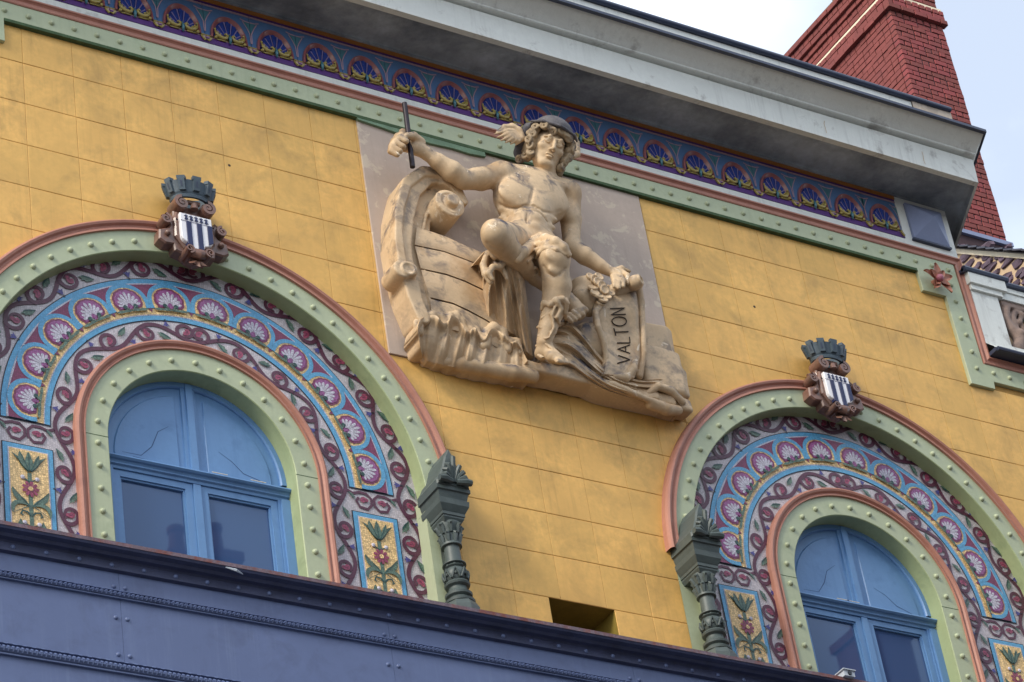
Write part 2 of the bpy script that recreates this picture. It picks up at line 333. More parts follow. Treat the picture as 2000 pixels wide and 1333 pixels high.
def clip(poly, px, pz, nx, nz):
    """keep the side where (p - P).n > 0"""
    out = []
    for i in range(len(poly)):
        a, b = poly[i], poly[(i+1) % len(poly)]
        da = (a[0]-px)*nx+(a[1]-pz)*nz; db = (b[0]-px)*nx+(b[1]-pz)*nz
        if da >= 0: out.append(a)
        if da*db < 0: t = da/(da-db); out.append((a[0]+t*(b[0]-a[0]), a[1]+t*(b[1]-a[1])))
    return out
def tile(poly):
    if len(poly) < 3: return
    P = np.array(poly); ar = abs(.5*sum(P[i][0]*P[(i+1) % len(P)][1]-P[(i+1) % len(P)][0]*P[i][1] for i in range(len(P))))
    if ar < .03: return
    c = P.mean(0); n = len(P); tx, tz, dy = rng.normal(0, .0012), rng.normal(0, .0022), rng.normal(0, .0012)
    rings = []
    for ix, iz, y in ((.0022, .005, .02), (.003, .006, .006), (.010, .016, .001), (.12, .12, .0)):
        q = []
        for x, z in P:
            d = c-np.array([x, z]); s_ = np.array([np.sign(d[0])*min(ix, abs(d[0])), np.sign(d[1])*min(iz, abs(d[1]))])
            X, Z = np.array([x, z])+s_; q.append((X, y+(tx*(X-c[0])+tz*(Z-c[1])+dy if y < .04 else 0), Z))
        rings.append(q)
    mb = MB(); mb.add(sum(rings, []), [(k*n+i, k*n+(i+1) % n, (k+1)*n+(i+1) % n, (k+1)*n+i) for k in range(3) for i in range(n)]+[tuple(range(3*n, 4*n))])
    me = mb.mesh('wall_tile', M['yellow']); me.polygons.foreach_set('use_smooth', [False]*len(me.polygons))
    link('wall_tile', me, fac)
COLS = [(float(x), float(x+1)) for x in range(-2, 13)]+[(13.0, 13.75)]+[(x+.75, x+1.75) for x in range(13, 25)]
for ri in range(len(ROWS)-1):
    z1, z0 = ROWS[ri], ROWS[ri+1]
    for x0, x1 in COLS:
        if 7.06 < x0+.02 and x1 < 13.8 and z1 > -4.5 and z0 > -4.87 and x0 > 7.0: continue
        poly = [(x0, z0), (x1, z0), (x1, z1), (x0, z1)]; cx, cz = (x0+x1)/2, (z0+z1)/2
        if x1 > 21.7 and z1 > -1.95:
            poly = clip(poly, 21.76, 0, -1, 0)
            if x0 > 21.7 and z0 < -2: poly = clip([(x0, z0), (x1, z0), (x1, z1), (x0, z1)], 0, -1.98, 0, -1)
        if x0 < 10.45 < x1 or x0 > 9.7 and x1 < 11.2 or x0 < 11.16 < x1 or x0 < 9.74 < x1:
            if z1 < -9.6:
                pp = clip(poly, 9.74, 0, -1, 0); tile(pp); pp = clip(poly, 11.16, 0, 1, 0); tile(pp); continue
        for ac, _ in ARCH:
            dx, dz = cx-ac, cz-CZ
            if dz > 0:
                r = math.hypot(dx, dz)+1e-9
                if r < 6.0: poly = clip(poly, ac+dx/r*4.83, CZ+dz/r*4.83, dx/r, dz/r) if poly else poly
            elif abs(dx) < 6: poly = clip(poly, ac+math.copysign(4.80, dx), 0, math.copysign(1, dx), 0) if poly else poly
        if poly: tile(poly)
# riveted green frame band with its stepped corners
band = MB()
outl = [(-3, .55), (-1.2, .55), (-1.2, .35), (-.37, .35), (-.37, .91), (21.05, .91), (21.07, .33), (21.70, .33), (21.73, -2.02), (22.40, -2.02), (22.42, -1.82), (26.4, -1.83), (26.4, -1.37), (22.25, -1.37), (22.2, 1.34), (-3, 1.34)]
band.prism(outl, -.085, .045, bev=.012)
bo = band.build('riveted_band', M['green'], fac)
def lathe_y(mb, x, y, z, prof, n=12, mi=0):
    """profile (r, out) about an axis pointing out of the wall"""
    vs = [(x+r*math.cos(2*PI*j/n), y-o, z+r*math.sin(2*PI*j/n)) for r, o in prof for j in range(n)]; k = len(prof)
    mb.add(vs, [(i*n+j, i*n+(j+1) % n, (i+1)*n+(j+1) % n, (i+1)*n+j) for i in range(k-1) for j in range(n)]+[tuple(range((k-1)*n, k*n))], mi)
rm = MB(); lathe_y(rm, 0, 0, 0, [(.060, -.01), (.056, .012), (.051, .03), (.038, .048), (.018, .058), (.005, .06)], 10)
rivet_me = rm.mesh('rivet', M['green'], True)
for i in range(50):
    if -.35+.4655*i < 22.1: link('rivet', rivet_me, bo, (-.35+.4655*i+random.uniform(-.01, .01), -.085, 1.12+random.uniform(-.008, .008)))
for x, z in ((21.94, .69), (21.95, .24), (21.96, -.22), (21.98, -.67), (22.0, -1.12), (22.01, -1.56), (22.47, -1.58), (22.92, -1.6), (23.37, -1.6), (23.83, -1.6), (24.3, -1.6), (24.77, -1.6)):
    link('rivet', rivet_me, bo, (x, -.085, z))
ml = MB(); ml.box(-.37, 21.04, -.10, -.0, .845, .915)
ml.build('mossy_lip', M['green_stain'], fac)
ml2 = MB(); ml2.prism([(7.0, .92), (9.95, .925), (9.97, .74), (9.6, .70), (9.2, .72), (8.7, .69), (8.1, .71), (7.6, .76), (7.05, .80)], -.094, -.03); ml2.build('paint_smear', material('smeared_green', srgb(112, 138, 112), rough=.8, var=.25, vs=3.5), fac)
sm = MB(); sp = [(-3, 1.335, 0, 1), (22.23, 1.335, 1, 1), (22.27, -1.37, 1, 1), (26.4, -1.37, 0, 1)]
sm.sweep(sp, [(0, .0), (0, -.10), (.02, -.115), (.05, -.11), (.06, -.085), (.09, -.07), (.13, -.08), (.155, -.11), (.165, -.135), (.19, -.14), (.205, -.13), (.21, 0)])
sm.build('salmon_moulding', M['salmon'], fac, smooth='auto')
wf = MB(); wf.box(-3, 22.46, -.035, .04, 1.555, 1.785); wf.prism([(20.99, 1.785), (22.46, 1.785), (22.46, 3.0), (20.99, 3.0)], -.036, .04)
wf.build('white_fillet', M['white'], fac)
ob = MB(); ob.box(-3, 20.99, -.05, .04, 2.89, 3.0); ob.box(-3, 20.99, -.03, .04, 2.855, 2.889, 1); ob.build('ochre_strip', [M['ochre'], M['fr_purple']], fac)
db = MB(); x0, x1, z0, z1 = 21.22, 22.25, 1.83, 2.83
db.box(x0, x1, -.10, -.03, z0, z1); db.add([(x0, -.10, z0), (x1, -.10, z0), (x1, -.10, z1), (x0, -.10, z1), ((x0+x1)/2, -.36, (z0+z1)/2+.05)], [(0, 1, 4), (1, 2, 4), (2, 3, 4), (3, 0, 4)])
db.box(x0-.02, x1+.02, -.12, -.03, z0-.05, z0-.002, 1); db.build('diamond_block', [M['louvre'], M['lead']], fac)  # dark strip along the bottom edge stands in for the block's shadow

for x, z in ((5.10, -3.62), (20.55, -3.95), (4.1, -1.2), (16.2, -1.35)):
    dh = MB(); lathe_y(dh, x, .004, z, [(.035, 0), (.03, .006), (.002, .007)], 8); dh.build('drill_hole', M['ink'], fac)

# glazed shell frieze: one tile built, the rest copied
FP = 1.0114
def frieze_tile_root(xc):
    b = MB(); h = FP/2-.006
    b.prism([(-h, 1.79), (h, 1.79), (h, 2.85), (-h, 2.85)], -.012, .04)
    return b
b = frieze_tile_root(0); h = FP/2-.006
ft_bg = b.mesh('frieze_tile', M['fr_blue'])
ft_l = []
for nm, y_, za, zb_, mt in (('purple_strip', -.05, 1.79, 1.925, 'fr_purple'), ('pink_line', -.045, 1.935, 1.965, 'fr_pink'), ('yellow_line', -.035, 1.985, 2.015, 'fr_yellow'), ('pink_line', -.035, 2.80, 2.83, 'fr_pink')):
    fx = MB(); fx.box(-h, h, y_, -.012, za, zb_); ft_l.append((nm, fx.mesh(nm, M[mt])))
ring = MB(); n = 26
o_ = [(.40*math.cos(PI*i/n), 1.96+.64*max(0, math.sin(PI*i/n))**.9) for i in range(n+1)]; i_ = [(.315*math.cos(PI*i/n), 1.96+.55*max(0, math.sin(PI*i/n))**.9) for i in range(n+1)]; m_ = [(.37*math.cos(PI*i/n), 1.96+.61*max(0, math.sin(PI*i/n))**.9) for i in range(n+1)]
ring.strip([(x, -.012, z) for x, z in o_], [(x, -.07, z) for x, z in o_]); ring.strip([(x, -.07, z) for x, z in o_], [(x, -.085, z) for x, z in m_]); ring.strip([(x, -.085, z) for x, z in m_], [(x, -.02, z) for x, z in i_])
ft_ring = ring.mesh('shell_arch', M['fr_red'])
fan = MB(); fan.flat([(x, z) for x, z in i_], -.018, 0)
for k in range(9):
    a = math.radians(12+156*k/8); ux, uz = math.cos(a), math.sin(a); L_ = 1/math.sqrt((ux/.29)**2+(uz/.52)**2)
    pts = [(ux*L_*t-uz*wd*s_, 1.98+uz*L_*t+ux*wd*s_) for s_, seq in ((1, ((.35, .012), (.7, .036), (.9, .042), (1.0, .02))), (-1, ((1.0, .02), (.9, .042), (.7, .036), (.35, .012)))) for t, wd in seq]
    fan.prism(pts, -.045, -.018, mi=0)
for k in range(8):
    a = math.radians(21.7+156*k/8); ux, uz = math.cos(a), math.sin(a); L_ = .97/math.sqrt((ux/.29)**2+(uz/.52)**2)
    fan.ribbon([(ux*L_*t, 1.98+uz*L_*t) for t in (.2, .5, .8, 1.0)], [.014, .018, .022, .03], -.05, 1)
ft_fan = fan.mesh('shell_fan', [M['fr_navy'], M['fr_rib']])
sw = MB()
for sx in (-1, 1):
    P_ = [(sx*x, z) for x, z in ((.32, 2.16), (.30, 2.07), (.24, 2.0), (.16, 1.97), (.08, 2.0), (.05, 2.07), (.09, 2.11), (.12, 2.08))]
    sw.tube([(x, -.09, z) for x, z in P_], [.012, .03, .042, .042, .036, .03, .024, .014], 7)
    for q in ((.26, 2.10), (.21, 2.06), (.31, 2.18)): sw.ball((sx*q[0], -.08, q[1]), .026, n=6, m_=4)
    sw.ball((sx*.31, -.09, 1.96), .036, n=8, m_=5); sw.tube([(sx*.28, -.07, 1.93), (sx*.08, -.07, 1.93)], .016, 5)
sw.tube([(0, -.07, 2.14), (0, -.10, 2.0), (0, -.08, 1.88)], [.012, .036, .02], 7, mi=1)
ft_sw = sw.mesh('acanthus_scroll', [M['fr_yellow'], M['fr_teal']], True)
tr_all = []
for sx in (-1, 1):
    tr = MB()
    tr.prism([(sx*(h), 2.65), (sx*(h-.13), 2.65), (sx*(h-.08), 2.57), (sx*(h-.035), 2.46), (sx*h, 2.36)], -.03, -.012)
    tr.ribbon([(sx*(h-.20), 2.70), (sx*(h-.1), 2.665), (sx*h, 2.66)], .025, -.034, 1); tr.ribbon([(sx*(h-.15), 2.65), (sx*(h-.07), 2.5), (sx*(h-.015), 2.36), (sx*(h-.005), 2.1)], .018, -.034, 1)
    tr.tube([(sx*(h-.10), -.05, 1.95), (sx*(h-.08), -.08, 1.88), (sx*(h-.035), -.08, 1.83), (sx*(h-.005), -.06, 1.86)], [.014, .028, .026, .016], 6, mi=2)
    tr_all.append(('hanging_drop', tr.mesh('hanging_drop', [M['fr_teal'], M['fr_pink'], M['fr_yellow']])))
for k in range(-9, 15):
    xc = 6.39+FP*k
    if k == 14: xc = 20.5
    t_ = link('frieze_tile', ft_bg, fac, (xc, 0, 0))
    for nm, me in ft_l+[('shell_arch', ft_ring), ('shell_fan', ft_fan), ('acanthus_scroll', ft_sw)]+tr_all: link(nm, me, t_, (xc, 0, 0))

# cornice: profile (y, z) run along the front and round the obtuse corner
def cornice(name, prof, mat, x_end=22.42, smooth=False, ret=True, x0=-4):
    mb = MB(); rows = []
    for y, z in prof:
        r = [(x0, y, z), ((x0+x_end)/2, y, z), (x_end, y, z)]
        if ret: r.append((x_end+3.0, y+6.3, z))
        rows.append(r)
    for a, b_ in zip(rows[:-1], rows[1:]): mb.strip(a, b_)
    if not ret: mb.add([r[-1] for r in rows], [tuple(range(len(rows)))])
    return mb.build(name, mat, fac, smooth=smooth)
cornice('soffit', [(.3, 2.985), (-.10, 2.985), (-.10, 3.03), (-.14, 3.04), (-.9, 3.03), (-1.10, 3.0), (-1.13, 2.97), (-1.15, 2.845)], M['soffit'])
cornice('fascia', [(-1.15, 2.845), (-1.29, 2.842), (-1.32, 3.48), (-1.28, 3.49), (-1.28, 3.52), (-1.41, 3.525), (-1.44, 3.54), (-1.45, 3.57)], M['white'])
cy = [(-1.45, 3.57)]+[(-1.45-.40*t+.05*math.sin(PI*t)*1.0, 3.57+.26*t**2.2+.05*math.sin(PI*t)) for t in np.linspace(.1, 1, 9)]+[(-1.87, 3.84)]
cornice('cyma_moulding', cy, M['white'], smooth='auto')
cornice('lead_flashing', [(-1.86, 3.80), (-1.95, 3.80), (-1.95, 3.87), (-1.40, 3.95)], M['lead'])
cornice('attic_course', [(-1.42, 3.9), (-1.42, 4.64), (-.2, 4.65)], M['white'], x_end=20.9, ret=False)
cornice('end_block', [(-1.45, 3.9), (-1.45, 4.64), (-.2, 4.65)], material('bare_stone_block', srgb(186, 172, 156), rough=.85, var=.12, vs=3, dirt=(srgb(110, 96, 86), .6, 2.4, .5, .75, False)), x_end=22.02, ret=False, x0=20.9)
lc = MB(); lc.tube([(-4, -1.47, 4.70), (22.0, -1.47, 4.70)], .068, 10); lc.box(-4, 22.0, -1.47, .3, 4.66, 4.74); lc.build('lead_roll', M['lead'], fac, smooth='auto')
rf = MB(); rf.box(-34, 21.9, .31, 9, 3.02, 4.0); rf.build('roof_deck', M['slate'], fac)
# fine cracks and stains on the cornice are in its material; two hairline cracks are cut here
for x, z in ((18.2, 3.3), (20.9, 3.25)):
    ck = MB(); ck.ribbon([(x+random.uniform(-.02, .02), z-.09*i) for i in range(5)], .012, -1.325); ck.build('hairline_crack', M['joint'], fac)

# ------------------------------------------------------------------ arched windows
def sweep_arch(mb, cx, cz, prof, legs=True, n=80, zb=ZB, mi=0): mb.sweep(arch_path(cx, cz, zb, n, legs=legs), prof, mi)
GREENJ = material('green_reveal', srgb(160, 172, 128), rough=.5, var=.07, vs=1.2, streak=(srgb(96, 130, 96), .4), dirt=(srgb(70, 88, 64), .5, 1.6, .56, .8, False))
def arched_window(cx, label, side):
    t = thing('arched_window', label, 'window', (cx, .3, ZB), 'arched windows of the facade')
    m_ = MB(); sweep_arch(m_, cx, CZ, [(4.97, .03), (4.975, -.13), (4.955, -.19), (4.92, -.215), (4.88, -.20), (4.85, -.15), (4.82, -.14), (4.79, -.17), (4.75, -.18), (4.745, -.12)], legs=False)
    m_.build('outer_moulding', M['salmon'], t, smooth='auto')
    b_ = MB(); sweep_arch(b_, cx, CZ, [(4.76, -.13), (4.325, -.13)], legs=False)
    for s_ in (-1, 1): b_.box(min(cx+s_*4.22, cx+s_*4.80), max(cx+s_*4.22, cx+s_*4.80), -.128, .2, CZ-.30, CZ-.002)
    ob_ = b_.build('outer_band', M['green'], t)
    r_ = MB(); sweep_arch(r_, cx, CZ, [(4.325, -.13), (4.31, -.115), (4.30, .21)], legs=False)
    r_.build('outer_reveal', GREENJ, t, smooth='auto')
    for s_ in (-1, 1):
        p_ = MB(); xs = sorted((cx+s_*4.22, cx+s_*4.42)); p_.box(xs[0], xs[1], -.13, .21, ZB, CZ-.305)
        xs = sorted((cx+s_*4.42, cx+s_*4.80)); p_.box(xs[0], xs[1], .0, .21, ZB, CZ-.305)
        p_.build('pilaster_strip', M['green'], t)
    for k in range(15):
        for s_ in (-1, 1):
            a = math.radians(90+s_*(2.9+5.88*k))
            if math.sin(a) > .02: link('rivet', rivet_me, ob_, (cx+4.51*math.cos(a), -.13, CZ+4.51*math.sin(a)))
    m2 = MB(); sweep_arch(m2, cx, IZ, [(2.42, .20), (2.42, .10), (2.405, .06), (2.37, .04), (2.33, .055), (2.30, .10), (2.275, .105), (2.255, .075), (2.235, .075), (2.23, .125)])
    m2.build('inner_moulding', M['salmon'], t, smooth='auto')
    b2 = MB(); sweep_arch(b2, cx, IZ, [(2.24, .12), (1.81, .12)]); ib = b2.build('inner_band', M['green'], t)
    for k in range(-6, 7):
        a = math.radians(90+13.62*k); link('rivet', rivet_me, ib, (cx+2.0*math.cos(a), .12, IZ+2.0*math.sin(a)))
    for k in range(7):
        for s_ in (-1, 1): link('rivet', rivet_me, ib, (cx+s_*2.0, .12, IZ-.16-.4635*k))
    r2 = MB(); sweep_arch(r2, cx, IZ, [(1.81, .12), (1.795, .135), (1.79, .56)]); r2.build('inner_reveal', GREENJ, t, smooth='auto')
    for s_ in (-1, 1):
        hj = MB(); xs = sorted((cx+s_*1.80, cx+s_*2.235)); hj.box(xs[0], xs[1], .117, .125, IZ-.006+.03*(s_ > 0), IZ+.006+.03*(s_ > 0)); hj.build('band_joint', M['green_stain'], t)
    # joinery
    bw = M['blue_wood']; zt = IZ-.30
    pn = MB(); pn.prism([(cx+1.79*math.cos(a), IZ+1.79*math.sin(a)) for a in np.linspace(0, PI, 50)]+[(cx-1.79, zt), (cx+1.79, zt)], .53, .6); pn.build('head_panel', bw, t)
    fr = MB(); sweep_arch(fr, cx, IZ, [(1.79, .47), (1.70, .47), (1.68, .50), (1.68, .535)], legs=False); fr.build('head_frame', bw, t, smooth='auto')
    for s_ in (-1, 1):        # raised field of each quadrant panel
        fl = MB(); q = [(cx+s_*.27, IZ-.12), (cx+s_*1.50, IZ-.12)]+[(cx+s_*1.52*math.cos(a), IZ+1.52*math.sin(a)) for a in np.linspace(.02, 1.39, 18)]
        fl.prism(q if s_ > 0 else q, .505, .53, bev=.02); fl.build('raised_field', bw, t)
    mu = MB(); mu.box(cx-.15, cx+.13, .49, .53, zt+.1, IZ+1.75); mu.box(cx-.07, cx+.06, .44, .49, zt+.1, IZ+1.76); mu.build('upper_mullion', bw, t)
    ts = MB(); prof = [(.60, .02), (.40, .02), (.34, .0), (.33, -.03), (.36, -.06), (.40, -.07), (.42, -.10), (.42, -.13), (.46, -.15), (.47, -.20), (.60, -.20)]
    rows = [[(cx-1.79, y, IZ-.14+z), (cx+1.79, y, IZ-.14+z)] for y, z in prof]
    for a, b_2 in zip(rows[:-1], rows[1:]): ts.strip(a, b_2)
    ts.build('transom', bw, t)
    for s_ in (-1, 1):
        j = MB(); xs = sorted((cx+s_*1.79, cx+s_*1.62)); j.box(xs[0], xs[1], .42, .62, ZB, zt-.04); xs = sorted((cx+s_*1.62, cx+s_*1.575)); j.box(xs[0], xs[1], .47, .62, ZB, zt-.04); j.build('jamb_frame', bw, t)
        c_ = MB(); xa, xb = cx+s_*.075, cx+s_*1.57
        for a, b_2, z0_, z1_ in ((xa, xa+s_*.14, ZB, zt-.05), (xb-s_*.13, xb, ZB, zt-.05), (xa, xb, zt-.17, zt-.045)):
            xs = sorted((a, b_2)); rail = a == xa and b_2 == xb; c_.box(xs[0]+(.139 if rail and s_ > 0 else .129 if rail else 0), xs[1]-(.129 if rail and s_ > 0 else .139 if rail else 0), .50, .58, z0_, z1_)
        for a, b_2, z0_, z1_ in ((xa+s_*.141, xa+s_*.17, ZB, zt-.206), (xb-s_*.16, xb-s_*.131, ZB, zt-.206), (xa+s_*.141, xb-s_*.131, zt-.205, zt-.171)):
            xs = sorted((a, b_2)); c_.box(xs[0], xs[1], .53, .58, z0_, z1_)
        co = c_.build('casement', bw, t)
        g_ = MB(); xs = sorted((xa+s_*.16, xb-s_*.15)); g_.add([(xs[0], .575, ZB), (xs[1], .575, ZB), (xs[1], .575, zt-.19), (xs[0], .575, zt-.19)], [(0, 1, 2, 3)]); g_.build('pane', M['glass'], co)
    hd = MB(); hd.box(cx-1.79, cx+1.79, .515, .6, zt-.14, zt+.08); hd.build('head_rail', bw, t)
    as_ = MB(); as_.box(cx-.07, cx+.07, .46, .56, ZB, zt-.06); as_.build('astragal', bw, t)
    bk = MB(); bk.box(cx-1.8, cx+1.8, .62, .8, ZB, IZ+1.8); bk.build('dark_room', M['darkglass'], t)
    # old paint cracks on the head panel
    rr = random.Random(3 if side == 'left' else 5)
    for P_ in ([(-1.35, .05), (-1.0, .05), (-.8, .3), (-.62, .62), (-.42, .8)], [(-1.2, .0), (-.9, -.02), (-.6, -.08)], [(.5, .45), (.75, .3), (.95, .12), (1.25, .02), (1.45, -.06)]):
        c_ = MB(); c_.ribbon([(cx+x+rr.uniform(-.03, .03), IZ+z+rr.uniform(-.02, .02)) for x, z in P_], [.006, .012, .016, .012, .004][:len(P_)], .5025); c_.build('paint_crack', M['crack'], t)
    for a0, z_ in ((.25, .12), (1.0, -.02)) if side == 'left' else ((-.7, .0), (-.45, .01)):
        c_ = MB(); c_.box(cx+a0, cx+a0+.3, .335, .345, IZ-.125, IZ-.115); c_.build('bare_wood_patch', M['cream'], t)
    return t
arched_window(3.055, 'large left arched window with pale blue joinery and green riveted surround, sky in its panes', 'left')
arched_window(17.577, 'right arched window with pale blue joinery behind the riveted green arch, dark chimney reflected in its panes', 'right')

# ------------------------------------------------------------------ mosaic surrounds
LY = .008
def Yl(k): return .20-LY*k
# template meshes, local (x along, z outwards), placed by rotation about the wall normal
def poly_smooth(pts, n=3):
    P = [np.array(p, float) for p in pts]; out = []
    for i in range(len(P)):
        a, b_, c_, d = P[i-1], P[i], P[(i+1) % len(P)], P[(i+2) % len(P)]
        for k in range(n):
            t = k/n; out.append(tuple(.5*((2*b_)+(-a+c_)*t+(2*a-5*b_+4*c_-d)*t*t+(-a+3*b_-3*c_+d)*t**3)))
    return out
def bud_mesh():
    m_ = MB(); m_.flat(poly_smooth([(-.075, .0), (-.05, .055), (.01, .07), (.06, .04), (.10, -.02), (.055, -.05), (.0, -.03), (-.02, -.055)]), 0, 0)
    m_.ribbon([(.04, -.01), (.0, .02), (-.03, .01)], .012, -.004, 1)
    return m_.mesh('flower_bud', [M['bud'], M['wine']])
def leaf_mesh():
    m_ = MB(); m_.flat(poly_smooth([(-.16, .0), (-.08, .05), (.0, .075), (.03, .045), (.09, .06), (.085, .02), (.16, -.01), (.06, -.03), (-.04, -.03)], 2), 0, 0)
    m_.ribbon([(-.16, .0), (-.05, -.025), (.05, -.04), (.10, -.03)], [.015, .035, .03, .01], -.004, 1)
    return m_.mesh('leaf', [M['leaf'], M['leafdk']])
def lotus_mesh():
    m_ = MB(); m_.flat([(-.02, -.07), (.02, -.07), (.05, -.01), (.085, .05), (.03, .03), (0, .07), (-.03, .03), (-.085, .05), (-.05, -.01)], 0, 0)
    m_.ribbon([(0, -.14), (0, -.07)], [.04, .01], -.002, 1); return m_.mesh('lotus', [M['indigo'], M['mblack']])
BUD, LEAF, LOTUS = bud_mesh(), leaf_mesh(), lotus_mesh()
def shell_meshes():
    r = {}; S_ = lambda k: -LY*k
    m_ = MB(); el = lambda rx, rz, n=30, zc=.245: [(rx*math.cos(PI*i/n), zc+rz*math.sin(PI*i/n)) for i in range(n+1)]
    bl = [(.36, .05)]+[(.385, .15)]+el(.385, .335)+[(-.385, .15)]+[(-.36, .05)]
    m_.ribbon(bl, .085, S_(4.6)); r['blue_arch'] = m_.mesh('blue_arch', M['sky'])
    m_ = MB(); m_.flat([(-.30, .0), (.30, .0), (.345, .14)]+el(.35, .30)+[(-.345, .14)], S_(4), 0); r['gold_ground'] = m_.mesh('gold_ground', M['gold'])
    m_ = MB(); sc = []
    for i in range(73):
        a = math.radians(-38+256*i/72); rr_ = 1+.055*abs(math.sin(a*6.0+.6)); sc.append((.292*rr_*math.cos(a), .245+.262*rr_*math.sin(a)))
    m_.flat(sc, S_(5), 0); m_.flat([(x*.86, .245+(z-.245)*.86) for x, z in sc], S_(5.7), 1); r['scallop'] = m_.mesh('scallop', [M['wine'], M['plum']])
    m_ = MB()
    for k in range(9):
        a = math.radians(8+164*k/8); ux, uz = math.cos(a), math.sin(a); L_ = .30-.07*abs(math.cos(a)); w_ = .026 if k in (0, 8) else .03
        s1 = ((.2, .008), (.55, w_*.8), (.85, w_), (.97, w_*.7), (1.02, .002))
        pts = [(ux*L_*t-uz*q, .135+uz*L_*t+ux*q) for t, q in s1]+[(ux*L_*t+uz*q, .135+uz*L_*t-ux*q) for t, q in reversed(s1)]
        m_.flat(pts, S_(6.4), 0)
    r['shell_ribs'] = m_.mesh('shell_ribs', M['mwhite'])
    m_ = MB()
    for s_ in (-1, 1):
        m_.flat([(s_*x, z) for x, z in poly_smooth([(.02, .05), (.09, .075), (.17, .05), (.25, .06), (.34, .03), (.27, .0), (.18, .005), (.08, .01), (.0, .02)], 2)], S_(7), 0)
        m_.flat([(s_*.11+.045*math.cos(a), .12+.045*math.sin(a)) for a in np.linspace(0, 2*PI, 12)[:-1]], S_(7), 1)
        m_.ribbon([(s_*.04, .03), (s_*.06, .08), (s_*.10, .105)], .025, S_(7.8), 0)
    m_.flat([(-.035, .06), (.035, .06), (.02, .14), (-.02, .14)], S_(7.2), 2)
    r['green_swag'] = m_.mesh('green_swag', [M['leaf'], M['leafdk'], M['plum']])
    return r
SHELL = shell_meshes()
def vine_units(path, n, flip0, t, mb, sw_, mirror=False):
    """path(s)->(x,z,tx,tz); n half-waves; curls, buds, leaves alternate from side to side"""
    L_ = path.length/n; W = path.width; pts = []; sg = -1 if mirror else 1
    fl = lambda s: path(path.length-s if mirror else s)
    def P(s, u):
        x, z, nx, nz = fl(min(max(s, 0), path.length)); return (x+nx*u*W, z+nz*u*W)
    m = n*14
    for i in range(m+1):
        s = path.length*i/m; k = flip0*math.cos(PI*s/L_); pts.append(P(s, -.38*k))
    DY = .0015 if getattr(path, 'sg', 1) > 0 else 0
    mb.ribbon(pts, sw_, Yl(2)-DY, 0)
    for k in range(n):
        f = flip0*(1 if k % 2 == 0 else -1)
        cs, cu = (k+.16)*L_, .07*f
        rad = .42
        sp_ = []
        for i in range(26):
            ph = i/25; a = -.75+ph*6.3; r_ = rad*(1.10-.60*ph)
            sp_.append(P(cs+r_*W*math.cos(a), cu+f*r_*math.sin(a)*.92))
        mb.ribbon(sp_, [sw_*(1-.35*i/25) for i in range(26)], Yl(2.5)-DY, 0)
        def place(me, s, u, ang, sc=1., y=3):
            x, z = P(s, u); x2, z2 = P(s+.02, u); dx, dz = (x2-x), (z2-z)
            base = math.atan2(dz, dx)
            o = link(me.name, me, t, (x, Yl(y), z), (0, -(base+ang), 0)); q = W/.44*sc; o.scale = (q, 1, q)
        place(BUD, cs-.01, cu+f*.02, 1.1*f, 1.05, 3+DY*200)
        place(LEAF, (k+.74)*L_, -f*.24, -.5*f, .95)
        place(LOTUS, (k+.60)*L_, f*.36, PI if f < 0 else 0, .85)
class Path:
    def __init__(s, cx, r, w, zb, z1=MZ): s.cx, s.r, s.width, s.leg = cx, r, w, z1-zb; s.z1 = z1; s.length = s.leg+PI*r/2
    def __call__(s, q):      # starts at the crown and runs down the right side
        if q < PI*s.r/2: a = PI/2-q/s.r; return (s.cx+s.sg*s.r*math.cos(a), s.z1+s.r*math.sin(a), s.sg*math.cos(a), math.sin(a))
        return (s.cx+s.sg*s.r, s.z1-(q-PI*s.r/2), s.sg, 0)
class Line:
    def __init__(s, x0, x1, z, w): s.x0, s.x1, s.z, s.width = x0, x1, z, w; s.length = abs(x1-x0)
    def __call__(s, q): return (s.x0+(s.x1-s.x0)*q/s.length, s.z, 0, 1)
